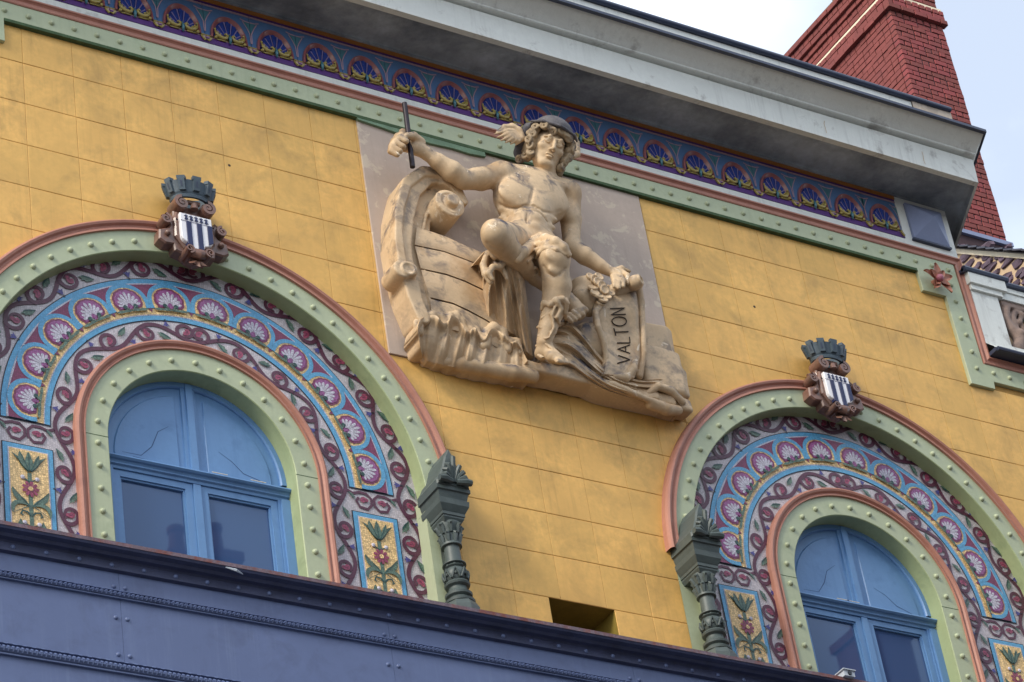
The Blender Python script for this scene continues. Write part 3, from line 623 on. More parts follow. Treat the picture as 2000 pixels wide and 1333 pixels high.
def mosaic(cx0, label):
    cx = cx0+.035; t = thing('mosaic_surround', label, 'mosaic', (cx, .2, ZB), 'mosaic arches round the windows')
    bg = MB(); sweep_arch(bg, cx, MZ, [(2.30, Yl(0)), (4.55, Yl(0))]); bg.build('tessera_ground', M['lilac'], t)
    def ann(name, r0, r1, k, mat, legs=False):
        a = MB(); p = arch_path(cx, MZ, MZ, 90, legs=False); a.sweep(p, [(r0, Yl(k)), (r1, Yl(k))]); a.build(name, mat, t)
    bd = MB(); p = arch_path(cx, MZ, MZ, 90, legs=False)
    bd.sweep(p, [(2.85, Yl(1)), (3.775, Yl(1))], 0); bd.sweep(p, [(2.870, Yl(1.6)), (3.755, Yl(1.6))], 1)
    for s_ in (-1, 1):
        xs = sorted((cx+s_*2.85, cx+s_*3.775)); bd.add([(xs[0], Yl(1.1), MZ-.03), (xs[1], Yl(1.1), MZ-.03), (xs[1], Yl(1.1), MZ+.02), (xs[0], Yl(1.1), MZ+.02)], [(0, 1, 2, 3)], 0)
    bd.sweep(p, [(2.965, Yl(2)), (3.66, Yl(2))], 2); bd.sweep(p, [(2.985, Yl(2.4)), (3.12, Yl(2.4))], 3)
    bd.build('border_rings', [M['mblack'], M['sky'], M['mwhite'], M['gold']], t)
    b3 = MB(); b3.sweep(p, [(3.12, Yl(2.3)), (3.64, Yl(2.3))]); b3.build('blue_field', M['sky'], t)
    for i in range(13):
        b4 = MB()          # wine spandrels outlined in white, small triangles at the foot
        a = PI*i/12; e = .0
        def pr(r, d): return (cx+r*math.cos(a)-d*math.sin(a), MZ+r*math.sin(a)+d*math.cos(a))
        for k, q, mi in ((3.2, .022, 1), (4, 0, 0)):
            lft = [(3.625+q, -.27-2.2*q), (3.54, -.14-q), (3.45, -.065-q), (3.35-q*2, 0)]; rgt = [(3.45, .065+q), (3.54, .14+q), (3.625+q, .27+2.2*q)]
            if i == 0: lft = [(3.625+q, .0), (3.33, 0)]
            if i == 12: rgt = [(3.625+q, 0)]
            b4.flat([pr(r_, d_) for r_, d_ in lft+rgt], Yl(k), mi)
        b4.build('wine_spandrel', [M['wine'], M['mwhite']], t)
        if 0 < i < 12: b5 = MB(); b5.flat([pr(3.12, -.05), pr(3.12, .05), pr(3.02, 0)], Yl(4), 0); b5.build('small_triangle', M['wine'], t)
    for i in range(12):
        a = math.radians(7.5+15*i); x, z = cx+3.04*math.cos(a), MZ+3.04*math.sin(a)
        rot = (0, PI/2-a, 0)
        so = link('gold_ground', SHELL['gold_ground'], t, (x, .20, z), rot)
        for nm in ('blue_arch', 'scallop', 'shell_ribs', 'green_swag'):
            o = bpy.data.objects.new(nm, SHELL[nm]); scene.collection.objects.link(o); o.parent = so
    # scrolling vines, mirrored about the crown
    for nm, r, w, n_ in (('inner', 2.625, .41, 9), ('outer', 4.03, .46, 12)):
        for s_ in (-1, 1):
            mb = MB(); pth = Path(cx, r, w, ZB); pth.sg = s_; vine_units(pth, n_, 1, t, mb, .078 if nm == 'inner' else .084); mb.build('vine_stem', M['maroon'], t)
    for s_ in (-1, 1):
        xa, xb = cx+s_*2.80, cx+s_*3.82; mb = MB()
        for q in (0, 1):
            ln = Line((xa, xb)[q], (xa+xb)/2, MZ-.26, .42); x0 = ln.x0; mid = (xa+xb)/2; d = 1 if mid > x0 else -1
            cxm = mid-d*.215; mb.ribbon([(x0, MZ-.08), (x0+d*.12, MZ-.13), (x0+d*.25, MZ-.085), (mid-d*.12, MZ-.09), (mid-d*.03, MZ-.18), (mid-d*.03, MZ-.32), (mid-d*.12, MZ-.42), (mid-d*.28, MZ-.40), (mid-d*.34, MZ-.28), (mid-d*.28, MZ-.2)], .055, Yl(2))
            o = link('flower_bud', BUD, t, (mid-d*.19, Yl(3), MZ-.25), (0, -.4*d, 0)); o.scale = (d, 1, 1)
            o = link('leaf', LEAF, t, (mid-d*.42, Yl(3), MZ-.19), (0, .8, 0)); o.scale = (.6, 1, .6)
        mb.build('vine_stem', M['maroon'], t)
        # flower panel
        x0, x1 = sorted((cx+s_*2.84, cx+s_*3.775)); zt = MZ-.51; f = MB()
        f.flat([(x0, ZB), (x1, ZB), (x1, zt), (x0, zt)], Yl(2.2), 0); f.flat([(x0+.02, ZB), (x1-.02, ZB), (x1-.02, zt-.02), (x0+.02, zt-.02)], Yl(3), 1)
        f.flat([(x0+.105, ZB), (x1-.105, ZB), (x1-.105, zt-.105), (x0+.105, zt-.105)], Yl(4), 2)
        po = f.build('flower_panel', [M['mblack'], M['sky'], M['mwhite']], t)
        gg = MB(); gg.flat([(x0+.125, ZB), (x1-.125, ZB), (x1-.125, zt-.125), (x0+.125, zt-.125)], Yl(5)); gg.build('gold_field', M['gold'], po)
        KZ = .77
        mx = (x0+x1)/2; st = MB(); st.ribbon([(mx, ZB), (mx, zt-KZ*.75)], .075, Yl(6)); st.build('plant_stem', M['leaf'], po)
        def lf(pts, mi=0, y=7):
            q = MB(); q.flat([(mx+x, zt+KZ*z) for x, z in poly_smooth(pts, 3)], Yl(y), 0)
            q.ribbon([(mx+pts[0][0], zt+KZ*pts[0][1]), (mx+pts[len(pts)//2][0]*.98, zt+KZ*pts[len(pts)//2][1])], [.02, .008], Yl(y+.6), 1)
            q.build('leaf_blade', [M['leaf'], M['leafdk']], po)
        lf([(0, -.72), (-.085, -.58), (-.06, -.38), (-.01, -.22), (.05, -.40), (.075, -.6)], y=8)
        for d in (-1, 1):
            lf([(d*.02, -.74), (d*.13, -.62), (d*.22, -.42), (d*.31, -.30), (d*.16, -.40), (d*.08, -.55)])
            if d < 0: lf([(d*.02, -.72), (d*.08, -.55), (d*.10, -.40), (d*.17, -.25), (d*.20, -.42), (d*.14, -.58)], y=9)
            else: lf([(d*.02, -.72), (d*.07, -.52), (d*.11, -.38), (d*.18, -.28), (d*.17, -.48), (d*.10, -.62)], y=9)
            lf([(d*.03, -1.62), (d*.10, -1.47), (d*.22, -1.36), (d*.33, -1.20), (d*.30, -1.42), (d*.18, -1.56)])
            lf([(d*.03, -1.62), (d*.16, -1.60), (d*.27, -1.66), (d*.33, -1.86), (d*.36, -1.66), (d*.24, -1.52)], y=8)
            lf([(d*.03, -2.5), (d*.14, -2.35), (d*.17, -2.1), (d*.20, -1.98), (d*.26, -2.2), (d*.16, -2.4)])
            lf([(d*.03, -2.6), (d*.2, -2.5), (d*.3, -2.3), (d*.34, -2.14), (d*.36, -2.4), (d*.22, -2.6)], y=8)
            h = MB(); h.ribbon([(mx+d*.02, zt-KZ*1.86), (mx+d*.07, zt-KZ*1.78), (mx+d*.16, zt-KZ*1.76), (mx+d*.19, zt-KZ*1.86), (mx+d*.15, zt-KZ*1.88)], .035, Yl(7.5)); h.build('tendril', M['leafdk'], po)
            for zz in (-.90, -2.06):
                e = MB(); e.ball((mx+d*.13, Yl(7), zt+KZ*zz), .045, (1, .5, 1), 8, 4); e.build('berry', M['mwhite'], po, smooth=True)
                h = MB(); h.ribbon([(mx, zt+KZ*zz-.07), (mx+d*.10, zt+KZ*zz-.02)], .025, Yl(6.5)); h.build('berry_stalk', M['leafdk'], po)
        for k in range(9):
            a = 2*PI*k/9; q = MB(); q.flat([(mx+r_*math.cos(a+da), zt-KZ*1.18+r_*math.sin(a+da)) for r_, da in ((.04, -.3), (.11, -.3), (.155, -.15), (.155, .15), (.11, .3), (.04, .3))], Yl(8)); q.build('petal', M['bud'], po)
        q = MB(); q.flat([(mx+.045*math.cos(a), zt-KZ*1.18+.045*math.sin(a)) for a in np.linspace(0, 2*PI, 13)[:-1]], Yl(9)); q.build('flower_heart', M['gold'], po)
mosaic(3.055, 'mosaic arch of twelve purple scallop shells and scrolling vines round the left window')
mosaic(17.577, 'mosaic arch of purple scallop shells and vines round the right window below the shield')
# ------------------------------------------------------------------ sculpting with distance fields (x right, w out of the wall, z up)
def smin(a, b, k):
    h = np.clip(.5+.5*(b-a)/k, 0, 1); return b*(1-h)+a*h-k*h*(1-h)
class Clay:
    def __init__(s, lo, hi, vox=.03):
        s.lo = np.array(lo, float); s.vox = vox; s.n = np.ceil((np.array(hi)-s.lo)/vox).astype(int)+1; s.F = np.full(s.n, 1.0, np.float32)
        s.ax = [s.lo[i]+vox*np.arange(s.n[i]) for i in range(3)]
    def _sub(s, lo, hi, pad):
        i0 = np.maximum(np.floor((np.array(lo)-pad-s.lo)/s.vox).astype(int), 0); i1 = np.minimum(np.ceil((np.array(hi)+pad-s.lo)/s.vox).astype(int)+1, s.n)
        if (i1 <= i0).any(): return None, None
        sl = tuple(slice(a, b) for a, b in zip(i0, i1)); G = np.meshgrid(*[s.ax[i][sl[i]] for i in range(3)], indexing='ij'); return sl, G
    def _put(s, sl, d, k, sub):
        d = d.astype(np.float32)
        s.F[sl] = -smin(-s.F[sl], d, k) if sub else smin(s.F[sl], d, k)
    def cone(s, a, b, r1, r2, k=.06, sub=False):
        a = np.array(a, float); b = np.array(b, float); r = max(r1, r2); sl, G = s._sub(np.minimum(a, b)-r, np.maximum(a, b)+r, k+.08)
        if sl is None: return s
        ab = b-a; L2 = ab@ab+1e-9; px, py, pz = G[0]-a[0], G[1]-a[1], G[2]-a[2]
        t = np.clip((px*ab[0]+py*ab[1]+pz*ab[2])/L2, 0, 1); d = np.sqrt((px-t*ab[0])**2+(py-t*ab[1])**2+(pz-t*ab[2])**2)-(r1+(r2-r1)*t)
        s._put(sl, d, k, sub); return s
    def chain(s, pts, rs, k=.06, sub=False):
        if not hasattr(rs, '__len__'): rs = [rs]*len(pts)
        for i in range(len(pts)-1): s.cone(pts[i], pts[i+1], rs[i], rs[i+1], k if i == 0 else min(k, .04), sub)
        return s
    def ell(s, c, r, k=.08, R=None, sub=False):
        c = np.array(c, float); r = np.array(r, float); q = np.full(3, r.max()) if R is not None else r
        sl, G = s._sub(c-q, c+q, k+.08)
        if sl is None: return s
        p = np.stack([G[0]-c[0], G[1]-c[1], G[2]-c[2]], -1)
        if R is not None: p = p@np.array(R)         # columns of R are the local axes
        k0 = np.sqrt(((p/r)**2).sum(-1)); k1 = np.sqrt(((p/r**2)**2).sum(-1)); d = k0*(k0-1)/(k1+1e-6)
        s._put(sl, d, k, sub); return s
    def box(s, lo, hi, rnd=.05, k=.05, sub=False):
        lo = np.array(lo, float); hi = np.array(hi, float); c = (lo+hi)/2; h = (hi-lo)/2-rnd; sl, G = s._sub(lo, hi, k+.08)
        if sl is None: return s
        q = [np.abs(G[i]-c[i])-h[i] for i in range(3)]
        d = np.sqrt(sum(np.maximum(x, 0)**2 for x in q))+np.minimum(np.maximum(np.maximum(q[0], q[1]), q[2]), 0)-rnd
        s._put(sl, d, k, sub); return s
    def slab(s, pts, rs, w0, w1, rnd=.04, k=.04, sub=False):
        """flat chain of discs in the (x,z) plane, thick from w0 to w1"""
        P = np.array(pts, float); R_ = rs if hasattr(rs, '__len__') else [rs]*len(P); r = max(R_)
        sl, G = s._sub([P[:, 0].min()-r, w0, P[:, 1].min()-r], [P[:, 0].max()+r, w1, P[:, 1].max()+r], k+.08)
        if sl is None: return s
        X = G[0][:, 0, :]; Z = G[2][:, 0, :]; D = np.full(X.shape, 9.)
        for i in range(max(1, len(P)-1)):
            a = P[i]; b = P[min(i+1, len(P)-1)]; ab = b-a; L2 = ab@ab+1e-9; t = np.clip(((X-a[0])*ab[0]+(Z-a[1])*ab[1])/L2, 0, 1)
            D = np.minimum(D, np.hypot(X-a[0]-t*ab[0], Z-a[1]-t*ab[1])-(R_[i]+(R_[min(i+1, len(P)-1)]-R_[i])*t))
        qx = D[:, None, :]+rnd; qw = np.abs(G[1]-(w0+w1)/2)-(w1-w0)/2+rnd
        d = np.sqrt(np.maximum(qx, 0)**2+np.maximum(qw, 0)**2)+np.minimum(np.maximum(qx, qw), 0)-rnd
        s._put(sl, d, k, sub); return s
    def ring(s, c, n, R_, r, k=.03, a0=None, sub=False):
        c = np.array(c, float); n = np.array(n, float); n /= np.linalg.norm(n); q = R_+r; sl, G = s._sub(c-q, c+q, k+.06)
        if sl is None: return s
        p = np.stack([G[0]-c[0], G[1]-c[1], G[2]-c[2]], -1); h = p@n; rad = np.sqrt(np.maximum((p**2).sum(-1)-h*h, 0))
        s._put(sl, np.sqrt((rad-R_)**2+h*h)-r, k, sub); return s
    def rough(s, amp, freq, seed=0):
        r = np.random.default_rng(seed); G = np.meshgrid(*s.ax, indexing='ij'); D = np.zeros(s.n, np.float32)
        for _ in range(7):
            v = r.normal(0, 1, 3); v *= freq*r.uniform(.6, 1.7)/np.linalg.norm(v); D += np.sin(G[0]*v[0]+G[1]*v[1]+G[2]*v[2]+r.uniform(0, 6)).astype(np.float32)
        s.F += amp*D/2.6; return s
    def mesh(s, name, mat):
        F = s.F; n = np.array(F.shape); ins = F < 0
        F[0, :, :] = np.maximum(F[0], .01); F[-1] = np.maximum(F[-1], .01); F[:, :, 0] = np.maximum(F[:, :, 0], .01); F[:, :, -1] = np.maximum(F[:, :, -1], .01); F[:, 0, :] = np.maximum(F[:, 0, :], .01); F[:, -1, :] = np.maximum(F[:, -1, :], .01)
        ins = F < 0; cnt = np.zeros(n-1, np.int8)
        for i in (0, 1):
            for j in (0, 1):
                for k in (0, 1): cnt += ins[i:n[0]-1+i, j:n[1]-1+j, k:n[2]-1+k]
        act = (cnt > 0) & (cnt < 8); idx = -np.ones(n-1, np.int64); C = np.argwhere(act); idx[act] = np.arange(len(C))
        acc = np.zeros((len(C), 3)); num = np.zeros(len(C)); cor = [(i, j, k) for i in (0, 1) for j in (0, 1) for k in (0, 1)]
        vals = {c: F[C[:, 0]+c[0], C[:, 1]+c[1], C[:, 2]+c[2]] for c in cor}
        for a in cor:
            for ax in range(3):
                if a[ax]: continue
                b = list(a); b[ax] = 1; b = tuple(b); fa, fb = vals[a], vals[b]; x = (fa < 0) != (fb < 0); t = np.where(x, fa/(fa-fb+1e-12), 0)
                p = np.array(a, float)[None, :].repeat(len(C), 0); p[:, ax] = t; acc[x] += p[x]; num[x] += 1
        V = (C+acc/num[:, None])*s.vox+s.lo; faces = []
        for ax in range(3):
            o = [q for q in range(3) if q != ax]; sl0 = [slice(1, -1)]*3; sl0[ax] = slice(0, -1); sl1 = list(sl0); sl1[ax] = slice(1, None)
            A = ins[tuple(sl0)]; B = ins[tuple(sl1)]; E = np.argwhere(A != B)
            if not len(E): continue
            ar = A[tuple(E.T)]; base = E.copy(); base[:, o[0]] += 1; base[:, o[1]] += 1
            def cell(d0, d1):
                q = base.copy(); q[:, o[0]] += d0; q[:, o[1]] += d1; return idx[tuple(q.T)]
            Q = np.stack([cell(-1, -1), cell(0, -1), cell(0, 0), cell(-1, 0)], 1)
            flip = ar if ax != 1 else ~ar
            Q[flip] = Q[flip][:, ::-1]; faces.append(Q)
        Q = np.concatenate(faces); Q = Q[(Q >= 0).all(1)]
        me = bpy.data.meshes.new(name); V2 = np.stack([V[:, 0], -V[:, 1], V[:, 2]], 1)
        me.vertices.add(len(V2)); me.vertices.foreach_set('co', V2.astype(np.float32).ravel())
        me.loops.add(len(Q)*4); me.loops.foreach_set('vertex_index', Q.astype(np.int32).ravel())
        me.polygons.add(len(Q)); me.polygons.foreach_set('loop_start', np.arange(0, len(Q)*4, 4, dtype=np.int32)); me.polygons.foreach_set('use_smooth', [True]*len(Q))
        me.update(calc_edges=True); me.validate(); me.materials.append(mat); return me
def A(px, py, w): p = at(px, py, w); return np.array([p[0], w, p[2]])
def AZ(px, py, w): p = at(px, py, w); return (p[0], p[2])
def chainpx(c, L_, rs, k=.06, sub=False): return c.chain([A(*q) for q in L_], rs, k, sub)

def hit(cl, px, py, off=0., w0=2.15):
    """where the sight line through this pixel first meets the clay"""
    for w in np.arange(w0, .02, -.02):
        q = A(px, py, w); i = np.round((q-cl.lo)/cl.vox).astype(int)
        if (i >= 0).all() and (i < cl.n).all() and cl.F[tuple(i)] < 0: return A(px, py, w+off)
    return A(px, py, .3)
def ridge(x): f = x-math.floor(x); return (1-abs(2*f-1))
def folded(name, T, B, wf, nu=60, nv=40, mat=None, parent=None, thick=.12, ex=1.0):
    """a carved sheet between two pixel curves: u runs along the curves, v from T to B, wf(u, v) is its height off the wall"""
    def cur(C, u):
        P = [np.array(p, float) for p in C]; n = len(P)-1; t = u*n; k = min(int(t), n-1); f = t-k; a = P[max(k-1, 0)]; b = P[k]; c = P[k+1]; d = P[min(k+2, n)]
        return .5*((2*b)+(-a+c)*f+(2*a-5*b+4*c-d)*f*f+(-a+3*b-3*c+d)*f**3)
    mb = MB(); rows = []
    for j in range(nv+1):
        v = j/nv; r = []
        for i in range(nu+1):
            u = i/nu; q = cur(T, u)*(1-v)+cur(B, u)*v; r.append(tuple(at(q[0], q[1], wf(u, v))))
        rows.append(r)
    for a, b in zip(rows[:-1], rows[1:]): mb.strip(a, b)
    back = [[(x, min(y+thick, -.01), z) for x, y, z in r] for r in rows]
    mb.strip(rows[0], back[0]); mb.strip(rows[-1], back[-1]); mb.strip([r[0] for r in rows], [r[0] for r in back]); mb.strip([r[-1] for r in rows], [r[-1] for r in back])
    return mb.build(name, mat or M['stone'], parent, smooth='auto')

rel = thing('relief_sculpture', 'pale stone relief of a seated winged-helmet figure beside a ship prow with a VALTON scroll', 'sculpture', (10.4, 0, -4.86))
bp_ = MB(); bp_.prism([(7.05, -4.86), (13.72, -4.70), (13.72, .93), (7.05, .86)], -.035, .05, bev=.01); bp_.build('back_panel', M['stone_panel'], rel)

# --- seated figure
LO, HI = (7.0, -.02, -5.1), (12.6, 2.2, 1.2); VX = .026
c = Clay(LO, HI, VX)
c.cone(A(1022, 478, .62), A(1030, 420, .66), .50, .52, .1)
c.ell(A(1040, 385, .70), (.76, .44, .66), .12)
c.ell(A(1003, 388, .78), (.42, .36, .5), .12)
c.cone(A(985, 342, .72), A(1108, 374, .68), .25, .24, .16)
c.ell(A(1024, 480, .64), (.70, .46, .36), .12)
c.ell(A(1006, 380, .99), (.38, .10, .27), .14); c.ell(A(1080, 392, .95), (.35, .10, .26), .14)
for px, py in ((1014, 418), (1046, 424), (1014, 437), (1043, 443), (1016, 457), (1038, 461)): c.ell(hit(c, px, py, -.035), (.14, .06, .085), .06)
for px, py in ((982, 412), (984, 428), (1078, 428), (1074, 444)): c.ell(hit(c, px, py, -.05), (.13, .06, .06), .07)
c.chain([hit(c, 1042, 366), hit(c, 1038, 385), hit(c, 1033, 405), hit(c, 1029, 430), hit(c, 1027, 462)], [.02, .028, .022, .022, .016], .05, sub=True)
c.chain([hit(c, x, y) for x, y in ((972, 398), (988, 405), (1008, 407), (1028, 402), (1042, 403), (1062, 414), (1080, 418), (1096, 412))], .018, .05, sub=True)
c.chain([hit(c, x, y, .0) for x, y in ((990, 426), (1004, 414), (1022, 409), (1040, 410), (1056, 418), (1068, 434))], .014, .03, sub=True)
c.ell(A(1031, 462, 1.15), (.03, .06, .035), .03, sub=True)
# neck, collar bones, shoulders
c.cone(A(1062, 358, .72), A(1068, 318, .92), .22, .20, .10); c.cone(A(1030, 345, .9), A(1062, 352, 1.0), .06, .05, .08); c.cone(A(1072, 354, 1.0), A(1104, 366, .92), .05, .06, .08)
c.ell(A(978, 342, .76), (.27, .27, .27), .10); c.ell(A(1110, 380, .70), (.25, .26, .27), .10)
# right arm (left in the picture) reaching to the rod
c.chain([A(975, 342, .76), A(940, 350, .78), A(905, 352, .78)], [.25, .23, .19], .08); c.ell(A(940, 344, .88), (.26, .14, .16), .08)
c.chain([A(905, 350, .78), A(882, 335, .82), A(855, 316, .82), A(832, 300, .80)], [.19, .21, .16, .115], .07)
# right hand closed round the rod
HW = .80
c.ell(A(812, 287, HW-.02), (.20, .13, .20), .06); c.cone(A(832, 300, HW), A(812, 287, HW), .12, .14, .06)
for i, (kx, ky, mx_, my, tx_, ty) in enumerate(((787, 259, 781, 270, 793, 276), (777, 268, 772, 280, 787, 287), (770, 277, 766, 288, 781, 296), (765, 286, 763, 296, 776, 303))):
    r_ = (.075, .078, .073, .062)[i]; c.chain([A(806, 274+i*7, HW-.10), A(kx, ky, HW-.10), A(mx_, my, HW+.10), A(tx_, ty, HW+.16)], [r_, r_*1.05, r_, r_*.85], .018)
c.chain([A(822, 278, HW+.06), A(808, 266, HW+.16), A(794, 265, HW+.18)], [.095, .08, .06], .03)
# left arm resting on the scroll
c.chain([A(1110, 380, .70), A(1115, 430, .60), A(1116, 478, .55)], [.24, .215, .17], .08); c.ell(A(1112, 415, .74), (.17, .13, .26), .08)
c.chain([A(1116, 482, .55), A(1143, 500, .62), A(1172, 520, .68), A(1194, 532, .74)], [.18, .185, .135, .10], .06)
c.ell(A(1207, 537, .80), (.15, .10, .13), .05)
for i, (a_, b_, c_) in enumerate((((1213, 531, .82), (1225, 538, .95), (1226, 553, .98)), ((1209, 537, .86), (1217, 548, .98), (1217, 560, .99)), ((1203, 540, .86), (1208, 552, .97), (1208, 563, .97)), ((1197, 540, .84), (1200, 551, .93), (1200, 560, .93)))):
    c.chain([A(*a_), A(*b_), A(*c_)], [.06, .055, .045], .02)
c.chain([A(1200, 529, .78), A(1214, 524, .84), A(1228, 530, .86)], [.06, .055, .045], .025)
# right leg: thigh towards the viewer, shin crossing behind the other calf, foot showing beyond it
c.chain([A(1005, 480, .66), A(985, 470, 1.2), A(970, 460, 1.62)], [.40, .36, .30], .1); c.ell(A(968, 456, 1.72), (.29, .25, .28), .08)
c.chain([A(972, 468, 1.62), A(995, 492, 1.42), A(1022, 520, 1.15), A(1046, 545, .88)], [.26, .245, .19, .13], .07)
c.chain([A(1046, 545, .88), A(1070, 560, .74), A(1106, 582, .62)], [.14, .14, .12], .05)
c.ell(A(1120, 600, .62), (.17, .17, .20), .06); c.cone(A(1106, 582, .62), A(1130, 612, .70), .15, .15, .05)
for i, q in enumerate(((1144, 606), (1138, 614), (1131, 620), (1124, 625), (1117, 629))):
    c.cone(A(q[0]-12, q[1]-10, .74), A(q[0], q[1], .84-.03*i), .055, .06-.005*i, .015)
# left leg
c.chain([A(1058, 492, .66), A(1072, 502, 1.15), A(1083, 508, 1.52)], [.40, .36, .30], .1); c.ell(A(1084, 502, 1.62), (.29, .24, .29), .08)
c.chain([A(1082, 518, 1.50), A(1088, 560, 1.32), A(1082, 600, 1.14), A(1070, 640, .98), A(1063, 668, .86)], [.27, .28, .24, .18, .15], .08)
c.ell(A(1062, 688, .72), (.17, .20, .14), .06); c.chain([A(1065, 682, .76), A(1080, 696, .90), A(1094, 703, .98)], [.15, .13, .10], .06)
for i in range(5): c.cone(A(1084+i*5, 700+i*1.2, .95), A(1090+i*4.5, 706+i*.8, 1.05-.012*i), .055, .05-.004*i, .015)
for q in (((1062, 520), (1068, 534), (1080, 540), (1094, 536), (1104, 524)), ((952, 474), (962, 484), (976, 486))): c.chain([hit(c, x, y, .0) for x, y in q], .014, .04, sub=True)
c.ell(hit(c, 1082, 528, -.03), (.13, .05, .09), .06); c.ell(hit(c, 1076, 500, -.04), (.12, .05, .10), .06)
fig = link('figure', c.mesh('figure', M['stone']), rel, label='seated bare-chested carved figure, one arm raised, one knee crossed')

# --- head
yaw_, pit_, rol_ = math.radians(12), math.radians(25), math.radians(18)
hf = np.array([-math.sin(yaw_)*math.cos(pit_), math.cos(yaw_)*math.cos(pit_), -math.sin(pit_)])      # (x, w, z)
hup0 = np.array([0, 0, 1.]); hup0 = hup0-hf*(hup0@hf); hup0 /= np.linalg.norm(hup0); hx0 = np.cross(hup0, hf); hx0 = np.array([hf[1]*hup0[2]-hf[2]*hup0[1], hf[2]*hup0[0]-hf[0]*hup0[2], hf[0]*hup0[1]-hf[1]*hup0[0]])
if hx0[0] < 0: hx0 = -hx0
hx = hx0*math.cos(rol_)-hup0*math.sin(rol_); hu = hup0*math.cos(rol_)+hx0*math.sin(rol_)
HC = A(1069, 292, 1.02); HR = np.stack([hx, hf, hu], 1); HS = 1.02
def H(x, y, z): return HC+HS*(hx*x+hf*y+hu*z)
h = Clay(HC-.75, HC+.75, .0125)
h.ell(H(0, -.05, .06), (.335, .39, .40), .05, HR); h.ell(H(0, .06, -.15), (.275, .275, .33), .08, HR)
h.ell(H(0, .235, -.375), (.115, .095, .085), .07, HR)
for s_ in (-1, 1):
    h.cone(H(s_*.225, .02, -.20), H(s_*.08, .22, -.38), .085, .075, .07)
    h.ell(H(s_*.18, .235, -.06), (.09, .07, .07), .07, HR)
    h.ell(H(s_*.125, .395, .05), (.088, .082, .058), .035, HR, sub=True)
    h.ell(H(s_*.125, .300, .045), (.070, .058, .052), .006, HR)
    h.chain([H(s_*.050, .322, .060), H(s_*.09, .346, .088), H(s_*.14, .342, .090), H(s_*.195, .300, .055)], [.008, .011, .011, .008], .006)
    h.chain([H(s_*.055, .320, .030), H(s_*.12, .336, .002), H(s_*.185, .298, .032)], [.009, .012, .009], .008)
    h.chain([H(s_*.045, .335, .125), H(s_*.12, .340, .150), H(s_*.22, .275, .120)], [.022, .024, .014], .05)
    h.ell(H(s_*.118, .358, .043), (.030, .020, .030), .004, HR, sub=True); h.ell(H(s_*.118, .350, .045), (.010, .012, .010), .004, HR)
    h.ell(H(s_*.046, .375, -.120), (.032, .038, .028), .02, HR); h.ell(H(s_*.022, .410, -.142), (.012, .018, .013), .006, HR, sub=True)
    h.ell(H(s_*.325, -.02, -.03), (.04, .07, .10), .03, HR)
h.chain([H(0, .330, .11), H(0, .385, .01), H(0, .425, -.09)], [.030, .032, .040], .035); h.ell(H(0, .425, -.108), (.036, .036, .030), .02, HR)
for s_ in (-1, 1): h.ell(H(s_*.034, .338, -.212), (.058, .034, .020), .018, HR)
h.ell(H(0, .334, -.262), (.068, .038, .026), .02, HR)
h.chain([H(-.10, .312, -.236), H(-.05, .362, -.234), H(0, .374, -.240), H(.05, .362, -.234), H(.10, .312, -.236)], [.006, .011, .012, .011, .006], .008, sub=True)
h.ell(H(0, .345, -.315), (.07, .025, .018), .03, HR, sub=True)
h.cone(H(0, -.02, -.2), A(1066, 335, .86), .20, .20, .06)
link('head', h.mesh('head', M['stone']), fig)
# hair: curls all round the face
cu = Clay(HC-1.2, HC+1.2, .02); r2_ = np.random.default_rng(11)
cu.ell(H(-.30, -.10, -.02), (.16, .26, .36), .05, HR); cu.ell(H(.32, -.12, -.04), (.16, .24, .36), .05, HR)
pos = []
for s_ in (-1, 1):
    for z in (.20, .08, -.05, -.18, -.31):
        for y in (.14, -.04, -.22): pos.append((s_*(.37+.04*math.sin(7*z+y*9)), y, z+.03*math.sin(9*y)))
for x in (-.28, -.18, -.07, .05, .16, .27): pos.append((x, .31-.5*x*x, .31+.03*math.sin(x*20)))
for x, y, z in pos:
    p = H(x+r2_.normal(0, .012), y, z+r2_.normal(0, .012)); nv = hx*(1 if x > 0 else -1)*abs(x)*2+hf*.8+hu*r2_.normal(0, .35)+hx*r2_.normal(0, .3)
    cu.ell(p-nv*.02, (.085, .085, .085), .02); cu.ring(p+nv*.04, nv, .064, .030, .008); cu.ell(p+nv*.07, (.022,)*3, .008)
link('hair', cu.mesh('hair', M['hair']), fig)
ht = Clay(HC-1.4, HC+1.4, .022)
ht.ell(H(0, -.06, .42), (.40, .43, .28), .03, HR); ht.ell(H(0, -.12, .38), (.51, .53, .040), .04, HR)
ht.chain([H(-.50, 0.08, 0.375), H(-.35, 0.30, 0.380), H(0, 0.43, 0.385), H(.35, 0.30, 0.380), H(.50, 0.08, 0.375)], .03, .02)
ht.chain([H(.50, -.05, .30), H(.52, -.16, .10), H(.48, -.22, -.12)], [.06, .07, .04], .05)
ht.chain([H(-.50, -.1, .28), H(-.52, -.2, .05), H(-.46, -.25, -.2), H(-.40, -.25, -.36)], [.09, .11, .10, .06], .06)
ht.ell(H(0, -.02, .06), (.37, .46, .33), .02, HR, sub=True)
ht.rough(.006, 14, 3); link('helmet', ht.mesh('helmet', M['stone_dark']), fig)
wg = Clay((9.2, .3, -.6), (11.6, 1.6, 1.6), .02)
wg.chain([A(1020, 270, .95), A(1012, 256, .95), A(1000, 249, .94), A(985, 249, .92), A(970, 258, .9)], [.075, .085, .08, .06, .02], .03)
for i, (mx_, my_, tx_, ty_) in enumerate(((990, 256, 966, 262), (992, 262, 971, 269), (996, 267, 978, 275), (1001, 271, 987, 279), (1007, 274, 997, 282), (1013, 276, 1007, 284))): wg.chain([A(1016, 260+i*2.5, .93), A(mx_, my_, .955), A(tx_, ty_, .90)], [.06, .052, .016], .010)
wg.ell(A(1003, 262, .90), (.20, .05, .14), .05)
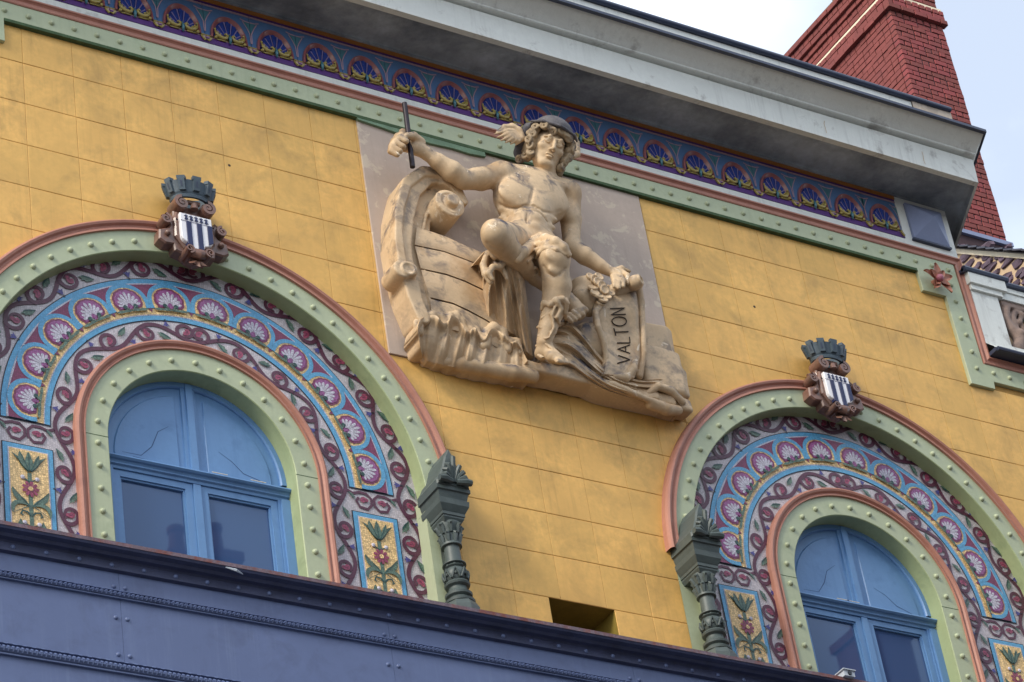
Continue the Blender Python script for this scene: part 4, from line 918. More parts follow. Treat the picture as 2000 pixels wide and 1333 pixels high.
wg2 = Clay((10.9, .2, -.8), (12.4, 1.5, 1.5), .022)
for q in (((1117, 300, .85), (1126, 290, .85), (1130, 278, .82)), ((1116, 290, .85), (1124, 280, .85), (1126, 270, .82)), ((1118, 306, .85), (1127, 302, .85), (1131, 292, .82))): wg2.chain([A(*p_) for p_ in q], [.06, .07, .03], .02)
link('helmet_wing', wg2.mesh('helmet_wing', M['stone']), fig)
link('helmet_wing', wg.mesh('helmet_wing', M['stone']), fig)
rd = MB(); a_, b_ = at(790, 202, HW+.04), at(806, 327, HW+.0); rd.tube([tuple(a_), tuple(b_)], .052, 12); rd.build('iron_rod', M['rod'], rel, smooth='auto')

# --- cloth on the lap and hanging beside the legs
dr = Clay((8.3, .0, -5.0), (11.6, 2.2, -1.8), .026)
dr_b = ((955, 488), (962, 500), (975, 498), (980, 512), (968, 522))
for q, r_, w_ in (((((958, 492), (966, 500), (978, 500), (984, 512), (976, 522), (962, 522), (954, 534), (962, 546)), (.06, .075, .075, .07, .06, .06, .065, .04), 1.28)), (((950, 500), (944, 518), (948, 536), (958, 552)), (.06, .07, .07, .05), 1.16), (((968, 516), (982, 528), (990, 545)), (.05, .055, .04), 1.2)):
    chainpx(dr, [(x, y, w_) for x, y in q], r_, .02)
for q, r_ in ((((1012, 508), (1022, 494), (1036, 480), (1050, 470), (1066, 468), (1084, 474), (1100, 484), (1110, 498)), (.07, .10, .10, .095, .10, .10, .09, .06)), (((1018, 502), (1034, 488), (1050, 479), (1068, 477), (1088, 484)), (.05, .06, .06, .06, .04)),
              (((1030, 512), (1040, 500), (1050, 490), (1064, 484)), (.04, .055, .055, .04)), (((1048, 504), (1054, 494), (1066, 486), (1086, 488), (1102, 498)), (.03, .045, .05, .045, .03)), (((1030, 478), (1042, 467), (1056, 460), (1072, 464)), (.04, .055, .055, .04))):
    dr.chain([hit(c, x, y, .0) for x, y in q], [r*1.15 for r in r_], .03)
link('lap_cloth', dr.mesh('lap_cloth', M['stone']), fig)
def hang(u, v):
    tw = .35*math.sin(2.2*v); f = .62*ridge(3.6*u+.55*v+tw)**1.5+.38*ridge(7.3*u-.4*v+.2)**1.3; a_ = .05+.28*min(1, v*2.2)*(1-.55*v)
    return (1.12-.78*v**1.15)+.14*math.sin(PI*min(u*1.02, 1))+a_*(f-.4)-.25*(max(0, u-.86)/.14)**2-.22*(max(0, .08-u)/.08)**2
folded('hanging_drapery', [(944, 492), (956, 488), (968, 490), (984, 500), (1004, 522), (1024, 545)], [(940, 575), (952, 618), (980, 640), (1010, 658), (1030, 688), (1044, 698)], hang, 110, 60, parent=fig, thick=.5)
lc_ = Clay((9.6, .3, -4.9), (11.3, 2.0, -2.6), .024)      # wrapped boot of the near leg
for q in (((1060, 598), (1072, 590), (1094, 592), (1106, 584)), ((1058, 622), (1075, 612), (1100, 622)), ((1056, 640), (1072, 648), (1096, 634)), ((1052, 656), (1066, 662), (1084, 650)), ((1050, 640), (1080, 625), (1100, 640)), ((1048, 676), (1066, 672), (1080, 684))):
    n_ = len(q); lc_.chain([hit(c, x, y, .0) for i, (x, y) in enumerate(q)], .034, .012)
lc_.chain([hit(c, x, y, .02) for x, y in ((1058, 604), (1062, 592), (1074, 596), (1086, 586), (1098, 584), (1106, 592), (1104, 612), (1106, 628))], [.04, .055, .05, .065, .06, .06, .05, .03], .02)
lc_.chain([hit(c, x, y, .03) for x, y in ((1088, 590), (1096, 604), (1088, 620), (1092, 634))], [.05, .045, .04, .02], .02); lc_.chain([hit(c, x, y, .02) for x, y in ((1084, 600), (1078, 616), (1082, 640), (1072, 660))], [.03, .035, .03, .02], .02)
chainpx(lc_, [(1032, 528, 1.22), (1046, 524, 1.22), (1056, 532, 1.08)], .035, .015); chainpx(lc_, [(1040, 540, 1.08), (1052, 534, 1.12), (1062, 542, 1.0)], .03, .015)
chainpx(lc_, [(1052, 694, .86), (1070, 706, .98), (1100, 712, 1.05), (1108, 708, 1.0)], [.035, .04, .045, .03], .02)
link('boot_wrapping', lc_.mesh('boot_wrapping', M['stone']), fig)

# --- ship prow
pr = Clay((6.95, -.03, -4.7), (9.4, 1.0, .2), .024)
p2 = lambda L_, w: [AZ(x, y, w) for x, y in L_]
pr.slab(p2([(853, 614), (833, 575), (823, 540), (817, 500), (815, 455), (823, 415), (841, 388), (856, 378), (880, 388)], .40), [.30, .30, .30, .30, .28, .22, .18, .16, .14], 0, .40, .03)
pr.slab(p2([(827, 620), (811, 580), (803, 550), (795, 515), (789, 470), (791, 418), (805, 364), (833, 340), (856, 340), (888, 362), (906, 392)], .60), [.14, .16, .17, .19, .20, .22, .23, .20, .17, .14, .10], 0, .62, .03)
pr.slab(p2([(808, 540), (803, 500), (798, 460), (801, 413), (814, 372), (837, 352), (856, 352)], .60), [.10, .12, .12, .12, .12, .10, .08], .56, .75, .03, sub=True)
pr.chain([A(846, 612, .42), A(832, 560, .42), A(826, 510, .42), A(824, 460, .42), A(832, 420, .44), A(850, 398, .46)], .04, .02)
vc = AZ(880, 396, .80); pr.slab([vc], .32, .0, .80, .03); pr.ring((vc[0], .80, vc[1]), (0, 1, 0), .235, .03, .015); pr.slab([vc], .14, .5, .93, .03)
pr.chain([(vc[0]+.30*math.cos(a), .78, vc[1]+.30*math.sin(a)) for a in np.linspace(2.6, 5.2, 8)], .03, .02)
pr.slab([AZ(788, 524, .74)], .20, .2, .74, .03); pr.slab([AZ(802, 524, .74)], .17, .2, .74, .03); pr.ring((*[AZ(797, 526, .74)[0], .75], AZ(797, 526, .74)[1]), (0, 1, 0), .13, .03, .012)
pr.rough(.004, 9, 4); link('ship_prow', pr.mesh('ship_prow', M['stone']), rel)
b_top = [(814, 443), (870, 462), (905, 478), (942, 494), (975, 520)]; L1 = [(810, 480), (868, 492), (905, 506), (942, 520), (975, 540)]
L2 = [(822, 526), (872, 537), (908, 550), (945, 568), (975, 590)]; L3 = [(840, 583), (885, 594), (915, 608), (950, 627), (985, 650)]; L4 = [(846, 640), (890, 648), (920, 660), (955, 672), (990, 690)]
for a_, b_ in ((b_top, L1), (L1, L2), (L2, L3), (L3, L4)):
    mb = MB(); rows = []
    for t_ in (0, .012, .035, .2, .4, .6, .8, .955, .975, .985):
        w_ = .34 if t_ in (0, .985) else (.43 if t_ in (.012, .975) else .455+.03*math.sin(PI*t_))
        row = []
        for i in range(17):
            u = i/4; k = min(int(u), 3); f = u-k; x = (a_[k][0]*(1-f)+a_[k+1][0]*f)*(1-t_)+(b_[k][0]*(1-f)+b_[k+1][0]*f)*t_; y = (a_[k][1]*(1-f)+a_[k+1][1]*f)*(1-t_)+(b_[k][1]*(1-f)+b_[k+1][1]*f)*t_
            q = at(x, y, w_+.06*math.sin(PI*i/16)); row.append(tuple(q))
        rows.append(row)
    for r0, r1 in zip(rows[:-1], rows[1:]): mb.strip(r0, r1)
    mb.build('hull_plank', M['stone'], rel, smooth='auto')
hb2 = MB(); hb2.prism([AZ(x, y, .1) for x, y in L1[:]+L4[::-1]], -.20, .0); hb2.build('hull_backing', M['stone'], rel)

# --- waves and ledge
wv = Clay((7.1, -.03, -5.15), (10.6, 1.0, -3.4), .028)
for q, r_ in ((((818, 650), (818, 632), (828, 622), (844, 618), (860, 622), (868, 636)), .10), (((870, 636), (878, 620), (890, 618), (900, 630), (908, 648)), .095), (((910, 654), (918, 644), (930, 644), (938, 662)), .085),
              (((946, 676), (950, 652), (964, 642), (980, 650), (984, 672)), .12), (((990, 684), (996, 668), (1008, 670), (1014, 690)), .09)): chainpx(wv, [(x, y, .48) for x, y in q], r_, .05)
for x, y in ((812, 632), (822, 628), (834, 626), (846, 622), (880, 622), (892, 624), (924, 648)): wv.ell(A(x, y, .54), (.05, .05, .10), .05)
chainpx(wv, [(830, 702, .12), (900, 712, .25), (1000, 728, .38), (1040, 735, .40)], [.12, .16, .16, .14], .08)
for q in () or (((820, 708), (826, 716), (832, 712)), ((850, 712), (858, 722), (866, 718))) or (((808, 650), (820, 670), (818, 696)), ((832, 650), (842, 675), (846, 700)), ((862, 640), (876, 668), (884, 704)), ((888, 640), (906, 676), (918, 712)), ((925, 662), (940, 690), (958, 715)), ((972, 668), (978, 690), (992, 718))):
    chainpx(wv, [(x, y, .46) for x, y in q], [.015, .03, .02], .05, sub=True)
wv.rough(.008, 11, 6); link('carved_waves', wv.mesh('carved_waves', M['stone']), rel)
def wave(u, v):
    f = (.5-.5*math.cos(2*PI*(8.3*u+.8*v*(1-u))))**.8*.10+(.5-.5*math.cos(2*PI*(19*u+.5*v)))*.025
    return .16+.26*u*v+.14*math.sin(PI*v)*(1-.4*u)+.22*(1-v)*math.exp(-(v/.2)**2)+.20*(1-v)+f*(1-.7*v)
folded('wave_face', [(814, 650), (822, 624), (850, 616), (868, 632), (884, 616), (902, 632), (914, 648), (928, 640), (944, 662), (962, 642), (984, 654), (998, 668), (1010, 668), (1030, 704)],
      [(826, 700), (832, 704), (844, 708), (858, 711), (874, 715), (890, 718), (906, 720), (922, 723), (940, 725), (960, 727), (980, 729), (1000, 731), (1020, 734), (1042, 738)], wave, 150, 30, parent=rel, thick=.5)
lg = Clay((7.1, -.03, -5.1), (13.95, .75, -4.2), .034)
for i in range(14):
    x0 = 7.62+i*.422; d = .16+.36*min(1, i/5); lg.box((x0-.04, 0, -4.88), (x0+.55, d if i < 12 else d-.06*(i-11), -4.62+.05*math.sin(i*2.1)), .05, .05)
lg.rough(.012, 7, 8); link('ledge', lg.mesh('ledge', M['stone']), rel)

# --- sack of coins, scroll, lettering, rocks, trailing cloth
sk = Clay((10.4, -.03, -4.9), (12.2, 1.1, -2.4), .028)
sk.ell(A(1147, 560, .52), (.36, .30, .42), .08); sk.ell(A(1150, 540, .55), (.40, .30, .20), .08); sk.ring(A(1172, 546, .66), (.35, .8, .3), .22, .055, .03); sk.ell(A(1172, 548, .74), (.2, .2, .13), .03, sub=True)
sk.cone(A(1116, 527, .6), A(1124, 536, .62), .10, .09, .04); sk.chain([A(1136, 580, .55), A(1150, 600, .5)], [.2, .2], .08); sk.ell(A(1160, 668, .40), (.46, .26, .44), .08)
link('coin_sack', sk.mesh('coin_sack', M['stone']), rel)
cm = MB(); lathe_y(cm, 0, 0, 0, [(.10, -.03), (.105, .0), (.10, .02), (.08, .022), (.07, .012), (.01, .012)], 12); coin_me = cm.mesh('coin', M['stone'], True)
for i, (x, y, w_) in enumerate(((1154, 541, .80), (1162, 546, .84), (1170, 541, .82), (1168, 551, .90), (1176, 558, .92), (1181, 566, .92), (1162, 572, .88), (1169, 578, .90), (1185, 580, .90), (1178, 585, .92), (1192, 572, .86), (1158, 562, .84), (1174, 592, .84))):
    link('coin', coin_me, rel, tuple(at(x, y, w_)), (random.uniform(-.6, .3), random.uniform(-.5, .5), 0))
sc = MB(); rows = []; EL = [(1172, 566), (1160, 600), (1163, 630), (1176, 665), (1181, 700), (1176, 730)]; ER = [(1247, 556), (1248, 590), (1251, 625), (1254, 665), (1252, 700), (1240, 738)]
def scr(u, v):
    k = min(int(v*5), 4); f = v*5-k; f2 = f*f*(3-2*f)
    xl, yl = (EL[k][i]*(1-f)+EL[k+1][i]*f for i in (0, 1)); xr, yr = (ER[k][i]*(1-f)+ER[k+1][i]*f for i in (0, 1))
    w_ = .80-.16*v+.06*math.sin(2.6*PI*v)-.10*math.sin(PI*u)*.6+(.10*(1-u/.12)**2*-1 if u < .12 else 0)-(.16*((u-.9)/.1)**2 if u > .9 else 0)
    return at(xl*(1-u)+xr*u, yl*(1-u)+yr*u, w_)
for j in range(31): rows.append([tuple(scr(i/16, j/30)) for i in range(17)])
for r0, r1 in zip(rows[:-1], rows[1:]): sc.strip(r0, r1)
bk_ = [[(x, y+.08, z) for x, y, z in r] for r in rows]
for r0, r1 in zip(bk_[:-1], bk_[1:]): sc.strip(r0, r1)
sc.strip([r[0] for r in rows], [r[0] for r in bk_]); sc.strip([r[-1] for r in rows], [r[-1] for r in bk_]); sc.strip(rows[-1], bk_[-1])
sheet = sc.build('scroll_sheet', M['stone'], rel, smooth='auto')
sr = Clay((11.0, .1, -5.2), (12.9, 1.3, -2.4), .022)
sr.cone(A(1200, 568, .74), A(1238, 556, .78), .14, .15, .03); sr.cone(A(1236, 553, .90), A(1242, 551, 1.02), .16, .16, .02)
ce = A(1241, 551, 1.03); n_ = ce-A(1214, 560, .8); n_ /= np.linalg.norm(n_); n_ = np.array([.62, .72, .1]); sr.ring(ce+n_*.10, n_, .10, .03, .01); sr.ell(ce+n_*.16, (.07, .07, .07), .01, sub=True); sr.ell(ce+n_*.10, (.035,)*3, .01)
sr.chain([A(1246, 560, .80), A(1252, 590, .70), A(1256, 640, .62), A(1257, 690, .56), A(1248, 735, .5)], [.09, .07, .06, .06, .08], .04)
sr.chain([A(1180, 590, .82), A(1163, 608, .80), A(1168, 640, .78), A(1180, 672, .70), A(1184, 700, .62), A(1176, 730, .5)], [.05, .055, .06, .055, .05, .04], .03)
sr.chain([A(1200, 735, .60), A(1222, 738, .62), A(1236, 722, .66), A(1238, 706, .66)], [.07, .09, .09, .05], .03); sr.ell(A(1226, 722, .74), (.06, .08, .07), .02, sub=True)
link('scroll_roll', sr.mesh('scroll_roll', M['stone']), rel)
GL = {'V': [[(0, 1), (.36, 0), (.74, 1)]], 'A': [[(0, 0), (.38, 1), (.76, 0)], [(.14, .36), (.62, .36)]], 'L': [[(.06, 1), (.06, 0), (.56, 0)]], 'T': [[(.3, 0), (.3, 1)], [(0, 1), (.62, 1)]],
      'O': [[(.42+.40*math.cos(a), .5+.5*math.sin(a)) for a in np.linspace(0, 2*PI, 22)]], 'N': [[(0, 0), (.06, 1), (.6, 0), (.66, 1)]]}
v0 = .865; us = (.36, .68)
for ch, wd in zip('VALTON', (.74, .70, .52, .6, .84, .68)):
    for st_ in GL[ch]:
        pts = []
        for k in range(len(st_)-1):
            for f in np.linspace(0, 1, 7)[(0 if k == 0 else 1):]: pts.append((st_[k][0]*(1-f)+st_[k+1][0]*f, st_[k][1]*(1-f)+st_[k+1][1]*f))
        mb = MB(); P_ = []
        for gx, gy in pts:      # letters run up the sheet, their tops to the left
            v = v0-gx*.125; u = us[1]-(us[1]-us[0])*gy+.04*(v-.5); q = scr(u, v); P_.append((q[0], q[1]-.016, q[2]))
        mb.tube(P_, .0115, 5); lo = mb.build('letter_stroke', M['ink'], sheet)
    v0 -= wd*.125+.022
for q, nm in (([(1256, 618), (1296, 616), (1307, 640), (1311, 690), (1258, 692)], 0), ([(1256, 695), (1300, 696), (1328, 712), (1336, 752), (1256, 765)], 1)):
    rk = Clay((12.3, -.03, -5.0), (14.0, .7, -2.8), .03); P_ = [AZ(x, y, .2) for x, y in q]; xs = [p[0] for p in P_]; zs = [p[1] for p in P_]
    rk.box((min(xs), 0, min(zs)), (max(xs)-.12-.25*nm*0, .32+.1*nm, max(zs)), .09, .05); rk.box((min(xs), 0, min(zs)), (max(xs)+.02, .26+.1*nm, max(zs)-.35), .09, .1); rk.rough(.02, 5, 5+nm)
    link('rock_block', rk.mesh('rock_block', M['stone']), rel)
def trail(u, v):
    f = .6*ridge(2.6*v+.9*u+.2*math.sin(5*u))**1.4+.4*ridge(5.1*v-.6*u+.3)**1.2
    return .34+.22*math.sin(PI*min(1, u*1.1+.1))*.9+.20*(f-.35)*(1-.3*u)+.06*math.sin(PI*v)
folded('trailing_drapery', [(1088, 628), (1112, 628), (1138, 652), (1168, 690), (1204, 726), (1250, 742), (1296, 742), (1318, 760), (1330, 786)], [(1060, 700), (1082, 716), (1112, 722), (1146, 742), (1184, 762), (1226, 776), (1270, 790), (1306, 802), (1332, 806)], trail, 120, 44, parent=rel, thick=.5)
td = Clay((10.2, -.03, -5.35), (14.1, 1.2, -3.4), .03)
for q, r_ in ((((1262, 770, .46), (1285, 754, .54), (1310, 764, .5), (1332, 786, .42)), (.06, .08, .09, .08)), (((1150, 738, .5), (1200, 752, .56), (1250, 774, .54), (1290, 792, .46), (1320, 802, .38)), (.05, .06, .06, .07, .08)), (((1270, 790, .42), (1300, 800, .42), (1324, 802, .36)), (.10, .11, .10))): chainpx(td, q, r_, .03)
td.rough(.008, 8, 12); link('cloth_hem', td.mesh('cloth_hem', M['stone']), rel)
# ------------------------------------------------------------------ coats of arms
def spiral_bar(mb, x, z, r, y0, y1, d=1, turns=1.6, th=.05, a0=0., n=34, mi=0, taper=.8):
    """rolled strap end: a spiral band extruded out of the wall"""
    O = []; I = []
    for i in range(n+1):
        t = i/n; a = a0+d*t*turns*2*PI; rr = r*(1-taper*t); O.append((x+rr*math.cos(a), z+rr*math.sin(a))); q = max(rr-th*(1-.4*t), .005); I.append((x+q*math.cos(a), z+q*math.sin(a)))
    mb.strip([(p, y0, q) for p, q in O], [(p, y1, q) for p, q in O], mi); mb.strip([(p, y0, q) for p, q in I], [(p, y1, q) for p, q in I], mi); mb.strip([(p, y0, q) for p, q in O], [(p, y0, q) for p, q in I], mi)
def coat(cx, label):
    zc = -3.35; t = thing('coat_of_arms', label, 'coat of arms', (cx, -.13, -4.2), 'coats of arms on the keystones')
    def X(pts): return [(cx+x, zc+z) for x, z in pts]
    b = MB(); half = [(0, -.72), (.12, -.68), (.22, -.60), (.40, -.55), (.42, -.42), (.58, -.44), (.70, -.36), (.68, -.14), (.60, -.10), (.50, -.06), (.46, .0), (.50, .10), (.56, .16), (.48, .24), (.38, .22), (.38, .36), (.28, .50), (0, .54)]
    out = half+[(-x, z) for x, z in reversed(half[1:-1])]
    b.prism(X(out), -.36, -.12, bev=.03); b.build('cartouche_plate', M['bronze'], t)
    rm_ = MB(); rm_.prism(X([(x*.80, z*.86+.0) for x, z in [(0, -.66), (.3, -.58), (.5, -.3), (.5, .18), (.44, .36), (0, .42)]+[(-.44, .36), (-.5, .18), (-.5, -.3), (-.3, -.58)]]), -.42, -.35, bev=.03); rm_.build('raised_frame', M['bronze'], t)
    for s_ in (-1, 1):
        q = MB(); spiral_bar(q, cx+s_*.26, zc+.46, .175, -.54, -.2, d=-s_, a0=PI/2 if s_ < 0 else PI/2, th=.07); q.tube([(cx+s_*.26, -.53, zc+.46), (cx+s_*.26, -.2, zc+.46)], .05, 8)
        q.prism([(cx+s_*.26+.13*math.cos(a), zc+.46+.13*math.sin(a)) for a in np.linspace(0, 2*PI, 20)[:-1]], -.47, -.2); q.build('top_volute', M['bronze'], t, smooth='auto')
        q = MB(); spiral_bar(q, cx+s_*.56, zc+.08, .13, -.44, -.16, d=s_, a0=PI/2, th=.05); q.prism([(cx+s_*.56+.09*math.cos(a), zc+.08+.09*math.sin(a)) for a in np.linspace(0, 2*PI, 16)[:-1]], -.42, -.16)
        q.tube([(cx+s_*.58, -.30, zc+.20), (cx+s_*.48, -.30, zc+.24), (cx+s_*.42, -.28, zc+.16)], [.04, .07, .05], 8); q.build('side_volute', M['bronze'], t, smooth='auto')
        q = MB(); q.ball((cx+s_*.53, -.39, zc-.22), .06, n=10, m_=6); q.build('stud', M['bronze'], t, smooth=True)
        q = MB(); spiral_bar(q, cx+s_*.20, zc-.60, .11, -.56, -.2, d=-s_, a0=-PI/2, th=.035); q.prism([(cx+s_*.2+.07*math.cos(a), zc-.60+.07*math.sin(a)) for a in np.linspace(0, 2*PI, 14)[:-1]], -.48, -.2); q.build('lower_volute', M['bronze'], t, smooth='auto')
    q = MB(); q.tube([(cx-.16, -.45, zc-.60), (cx, -.50, zc-.66), (cx+.16, -.45, zc-.60)], [.08, .10, .08], 10); q.build('lower_strap', M['bronze'], t, smooth='auto'); q = MB(); q.tube([(cx, -.47, zc+.40), (cx, -.48, zc+.52)], [.08, .055], 8); q.tube([(cx-.12, -.46, zc+.55), (cx+.12, -.46, zc+.55)], .045, 8); q.build('strap', M['bronze'], t, smooth='auto')
    lf = MB()
    for a, L_ in ((-.42, .29), (0, .32), (.42, .29)):
        ux, uz = math.sin(a), -math.cos(a); lf.add([(cx+ux*.02-.07, -.30, zc-.64), (cx+ux*.02+.07, -.30, zc-.64), (cx+ux*.2+.09, -.40, zc-.62+uz*.22), (cx+ux*L_*1.2, -.50, zc-.62+uz*L_), (cx+ux*.2-.09, -.40, zc-.62+uz*.22), (cx+ux*.12, -.47, zc-.62+uz*.18)], [(0, 1, 5), (1, 2, 5), (2, 3, 5), (3, 4, 5), (4, 0, 5)])
    lf.build('leaf_tail', M['bronze'], t)
    # shield
    w_, tp, ch = .315, .235, .175
    sh = lambda w1, z1, z0: [(-w1, z1)]+[(w1, z1)]+[(w1, z0)]+[(w1*math.cos(a), z0-.16*math.sin(a)*1.0-.0) for a in np.linspace(.35, 1.1, 5)]+[(.10, z0-.24), (-.10, z0-.24)]+[(-w1*math.cos(a), z0-.16*math.sin(a)) for a in np.linspace(1.1, .35, 5)]+[(-w1, z0)]
    b = MB(); b.prism(X(sh(w_, tp, -.30)), -.50, -.41, bev=.012); so = b.build('shield', M['enamel'], t)
    pw = 2*w_/6
    for k in (1, 3, 5):
        x0, x1 = -w_+pw*k, -w_+pw*(k+1); zb = {1: -.47, 3: -.535, 5: -.40}[k]; q = MB(); q.prism(X([(x0, tp-ch), (x1-(.006 if k == 5 else 0), tp-ch), (x1-(.006 if k == 5 else 0), zb+(.07 if k == 5 else -.02)), (x0, zb)]), -.516, -.42, bev=.006); q.build('blue_pale', M['navy'], so)
    lc2 = MB(); lc2.prism(X([(-w_+.003, tp-ch-.008), (w_-.003, tp-ch-.008), (w_-.003, tp-ch+.006), (-w_+.003, tp-ch+.006)]), -.508, -.49); lc2.build('chief_line', M['mwhite'], so)
    er = MB(); er.prism([(0, .075), (.016, .04), (.045, .035), (.02, .015), (.016, -.0), (.045, -.06), (.02, -.045), (0, -.085), (-.02, -.045), (-.045, -.06), (-.016, 0), (-.02, .015), (-.045, .035), (-.016, .04)], -.012, 0); em = er.mesh('ermine_spot', M['navy'])
    for k in range(5): link('ermine_spot', em, so, (cx-.20+.10*k, -.502, zc+tp-.088)).scale = (.88, 1, .92)
    for s_ in (-1, 1):
        q = MB(); q.tube([(cx+s_*.34, -.45, zc+.08), (cx+s_*.38, -.46, zc+.095), (cx+s_*.37, -.45, zc+.07)], .012, 5); q.build('iron_hook', M['rod'], t)
    # mural crown: a flared ring with five towers
    zb = zc+.60; cr = MB(); n = 30; yc = -.34
    prof = [(.28, .0), (.34, -.0), (.355, .05), (.34, .08), (.365, .12), (.42, .36), (.40, .36), (.32, .08), (.28, .02)]
    for j in range(len(prof)-1):
        (r0, z0), (r1, z1) = prof[j], prof[j+1]
        cr.strip([(cx+r0*math.cos(2*PI*i/n)*1.12, yc+r0*math.sin(2*PI*i/n)*.7, zb+z0) for i in range(n)], [(cx+r1*math.cos(2*PI*i/n)*1.12, yc+r1*math.sin(2*PI*i/n)*.7, zb+z1) for i in range(n)], closed=True)
    co = cr.build('mural_crown', M['crown'], t, smooth='auto')
    for k in range(7):
        a = math.radians(-90+(k-3)*36); ux, uy = math.cos(a), math.sin(a); tw = MB(); tx, ty = -uy, ux
        def pt(r, s_, z): return (cx+(ux*r+tx*s_)*1.12, yc+(uy*r+ty*s_)*.75, zb+z)
        for r0, r1, hw0, hw1, z0, z1 in ((.36, .415, .055, .062, .12, .34), (.415, .425, .075, .077, .34, .41)):
            tw.add([pt(r0-.05, -hw0, z0), pt(r0-.05, hw0, z0), pt(r0+.04, hw0, z0), pt(r0+.04, -hw0, z0), pt(r1-.05, -hw1, z1), pt(r1-.05, hw1, z1), pt(r1+.045, hw1, z1), pt(r1+.045, -hw1, z1)], [(0, 1, 2, 3), (4, 5, 6, 7), (0, 1, 5, 4), (1, 2, 6, 5), (2, 3, 7, 6), (3, 0, 4, 7)])
        tw.add([pt(.427, -.014, .18), pt(.427, .014, .18), pt(.46, .014, .30), pt(.46, -.014, .30)], [(0, 1, 2, 3)], 1)
        tw.build('crown_tower', [M['crown'], M['lead']], co)
    return t
coat(3.0, 'striped blue and white shield with ermine and grey crown above the left window arch')
coat(17.5, 'smaller-looking striped shield with grey crown on the right window arch')

# ------------------------------------------------------------------ colonnettes beside the arches
def colonnette(x, label):
    y = -.36; z0 = -8.82; col = M['column']; t = thing('colonnette', label, 'column', (x, y, ZB), 'colonnettes at the arch springing')
    a = MB(); k = MB()
    # abacus block of stacked mouldings, square in plan, running back to the wall
    prof = [(.40, .92), (.40, .82), (.36, .80), (.345, .70), (.33, .62), (.33, .60), (.36, .58), (.35, .44), (.29, .30), (.28, .28), (.27, .26), (.27, .18), (.25, .17), (.25, .12), (.20, .02)]
    rows = []
    for r, z in prof:
        h = r*.86; z *= .72; rows.append([(x-h, .0, z0+z), (x-h, y-h, z0+z), (x+h, y-h, z0+z), (x+h, .0, z0+z)])
    for r0, r1 in zip(rows[:-1], rows[1:]): a.strip(r0, r1)
    a.add(rows[0], [(0, 1, 2, 3)]); a.add(rows[-1], [(0, 1, 2, 3)])
    a.build('abacus', col, t)
    # antefix: a curved gable block with an acanthus relief
    an = MB(); o = [(-.38, 0), (-.385, .10), (-.30, .22), (-.20, .42), (-.12, .66), (0, .86), (.10, .70), (.18, .44), (.28, .22), (.385, .12), (.38, 0)]
    o = [(x+a_*.88, z0+.663+b_*.95) for a_, b_ in o]; an.prism(o, y-.36, .0, bev=.03); ao = an.build('antefix', col, t)
    for i, ang in enumerate((-66, -42, -20, 0, 20, 42, 66)):
        u = math.radians(ang); L_ = (.26, .30, .38, .56, .38, .30, .26)[i]; lf = MB(); ux, uz = math.sin(u), math.cos(u); yb = y-.38
        lf.tube([(x+ux*.06, yb, z0+.74), (x+ux*L_*.5, yb-.05, z0+.74+uz*L_*.55), (x+ux*L_*.85, yb-.08, z0+.74+uz*L_*.85), (x+ux*L_*.95+(.04 if ux > 0 else -.04 if ux < 0 else 0), yb-.04, z0+.74+uz*L_*.95)], [.025, .045, .05, .025], 7); lf.build('acanthus_lobe', col, ao, smooth='auto')
    for s_ in (-1, 1):
        lf = MB(); lf.tube([(x+s_*.05, y-.40, z0+.74), (x+s_*.22, y-.44, z0+.744), (x+s_*.33, y-.44, z0+.74)], [.05, .075, .06], 8); lf.build('acanthus_lobe', col, ao, smooth='auto')
    cp = MB(); cp.lathe(x, y, [(.145, -.43), (.19, -.42), (.19, -.38), (.145, -.36), (.15, -.26), (.18, -.10), (.22, .0), (.22, .04)], 20, z0=z0); co = cp.build('capital', col, t, smooth='auto')
    for row, (zz, r0, r1, n_) in enumerate(((-.36, .15, .20, 8), (-.18, .17, .235, 8))):
        for i in range(n_):
            a_ = 2*PI*(i+.5*row)/n_; ux, uy = math.cos(a_), math.sin(a_); lf = MB()
            lf.tube([(x+ux*r0, y+uy*r0, z0+zz), (x+ux*(r0+.02), y+uy*(r0+.02), z0+zz+.10), (x+ux*r1, y+uy*r1, z0+zz+.17), (x+ux*(r1+.03), y+uy*(r1+.03), z0+zz+.135)], [.03, .048, .045, .02], 6); lf.build('capital_leaf', col, co, smooth='auto')
    sh = MB(); sh.lathe(x, y, [(.15, -.79), (.145, -.6), (.14, -.42)], 20, z0=z0); sh.build('shaft', col, t, smooth='auto')
    zq = z0+.29; bs = MB(); bs.lathe(x, y, [(r_, z_*.89) for r_, z_ in [(.17, -2.16), (.27, -2.14), (.28, -2.09), (.22, -2.05), (.19, -2.0), (.24, -1.97), (.25, -1.92), (.2, -1.88), (.17, -1.84), (.165, -1.76), (.22, -1.73), (.235, -1.69), (.21, -1.65), (.165, -1.62), (.20, -1.56), (.215, -1.46), (.19, -1.36), (.165, -1.33), (.20, -1.30), (.17, -1.26), (.165, -1.25), (.215, -1.235), (.215, -1.215), (.15, -1.20)]], 22, z0=zq)
    bo_ = bs.build('turned_base', col, t, smooth='auto')
    for i in range(8):
        a_ = 2*PI*(i+.3)/8; ux, uy = math.cos(a_), math.sin(a_); q = MB(); q.ball((x+ux*.165, y+uy*.165, zq-.89*1.285), .034, n=6, m_=4)
        q.tube([(x+ux*.20-uy*.07, y+uy*.20+ux*.07, zq-.89*1.60), (x+ux*.235-uy*.03, y+uy*.235+ux*.03, zq-.89*1.46), (x+ux*.22, y+uy*.22, zq-.89*1.38), (x+ux*.235+uy*.03, y+uy*.235-ux*.03, zq-.89*1.46), (x+ux*.20+uy*.07, y+uy*.20-ux*.07, zq-.89*1.60)], .018, 5); q.ball((x+ux*.215, y+uy*.215, zq-.89*1.51), .03, n=6, m_=4); q.build('base_ornament', col, bo_, smooth='auto')
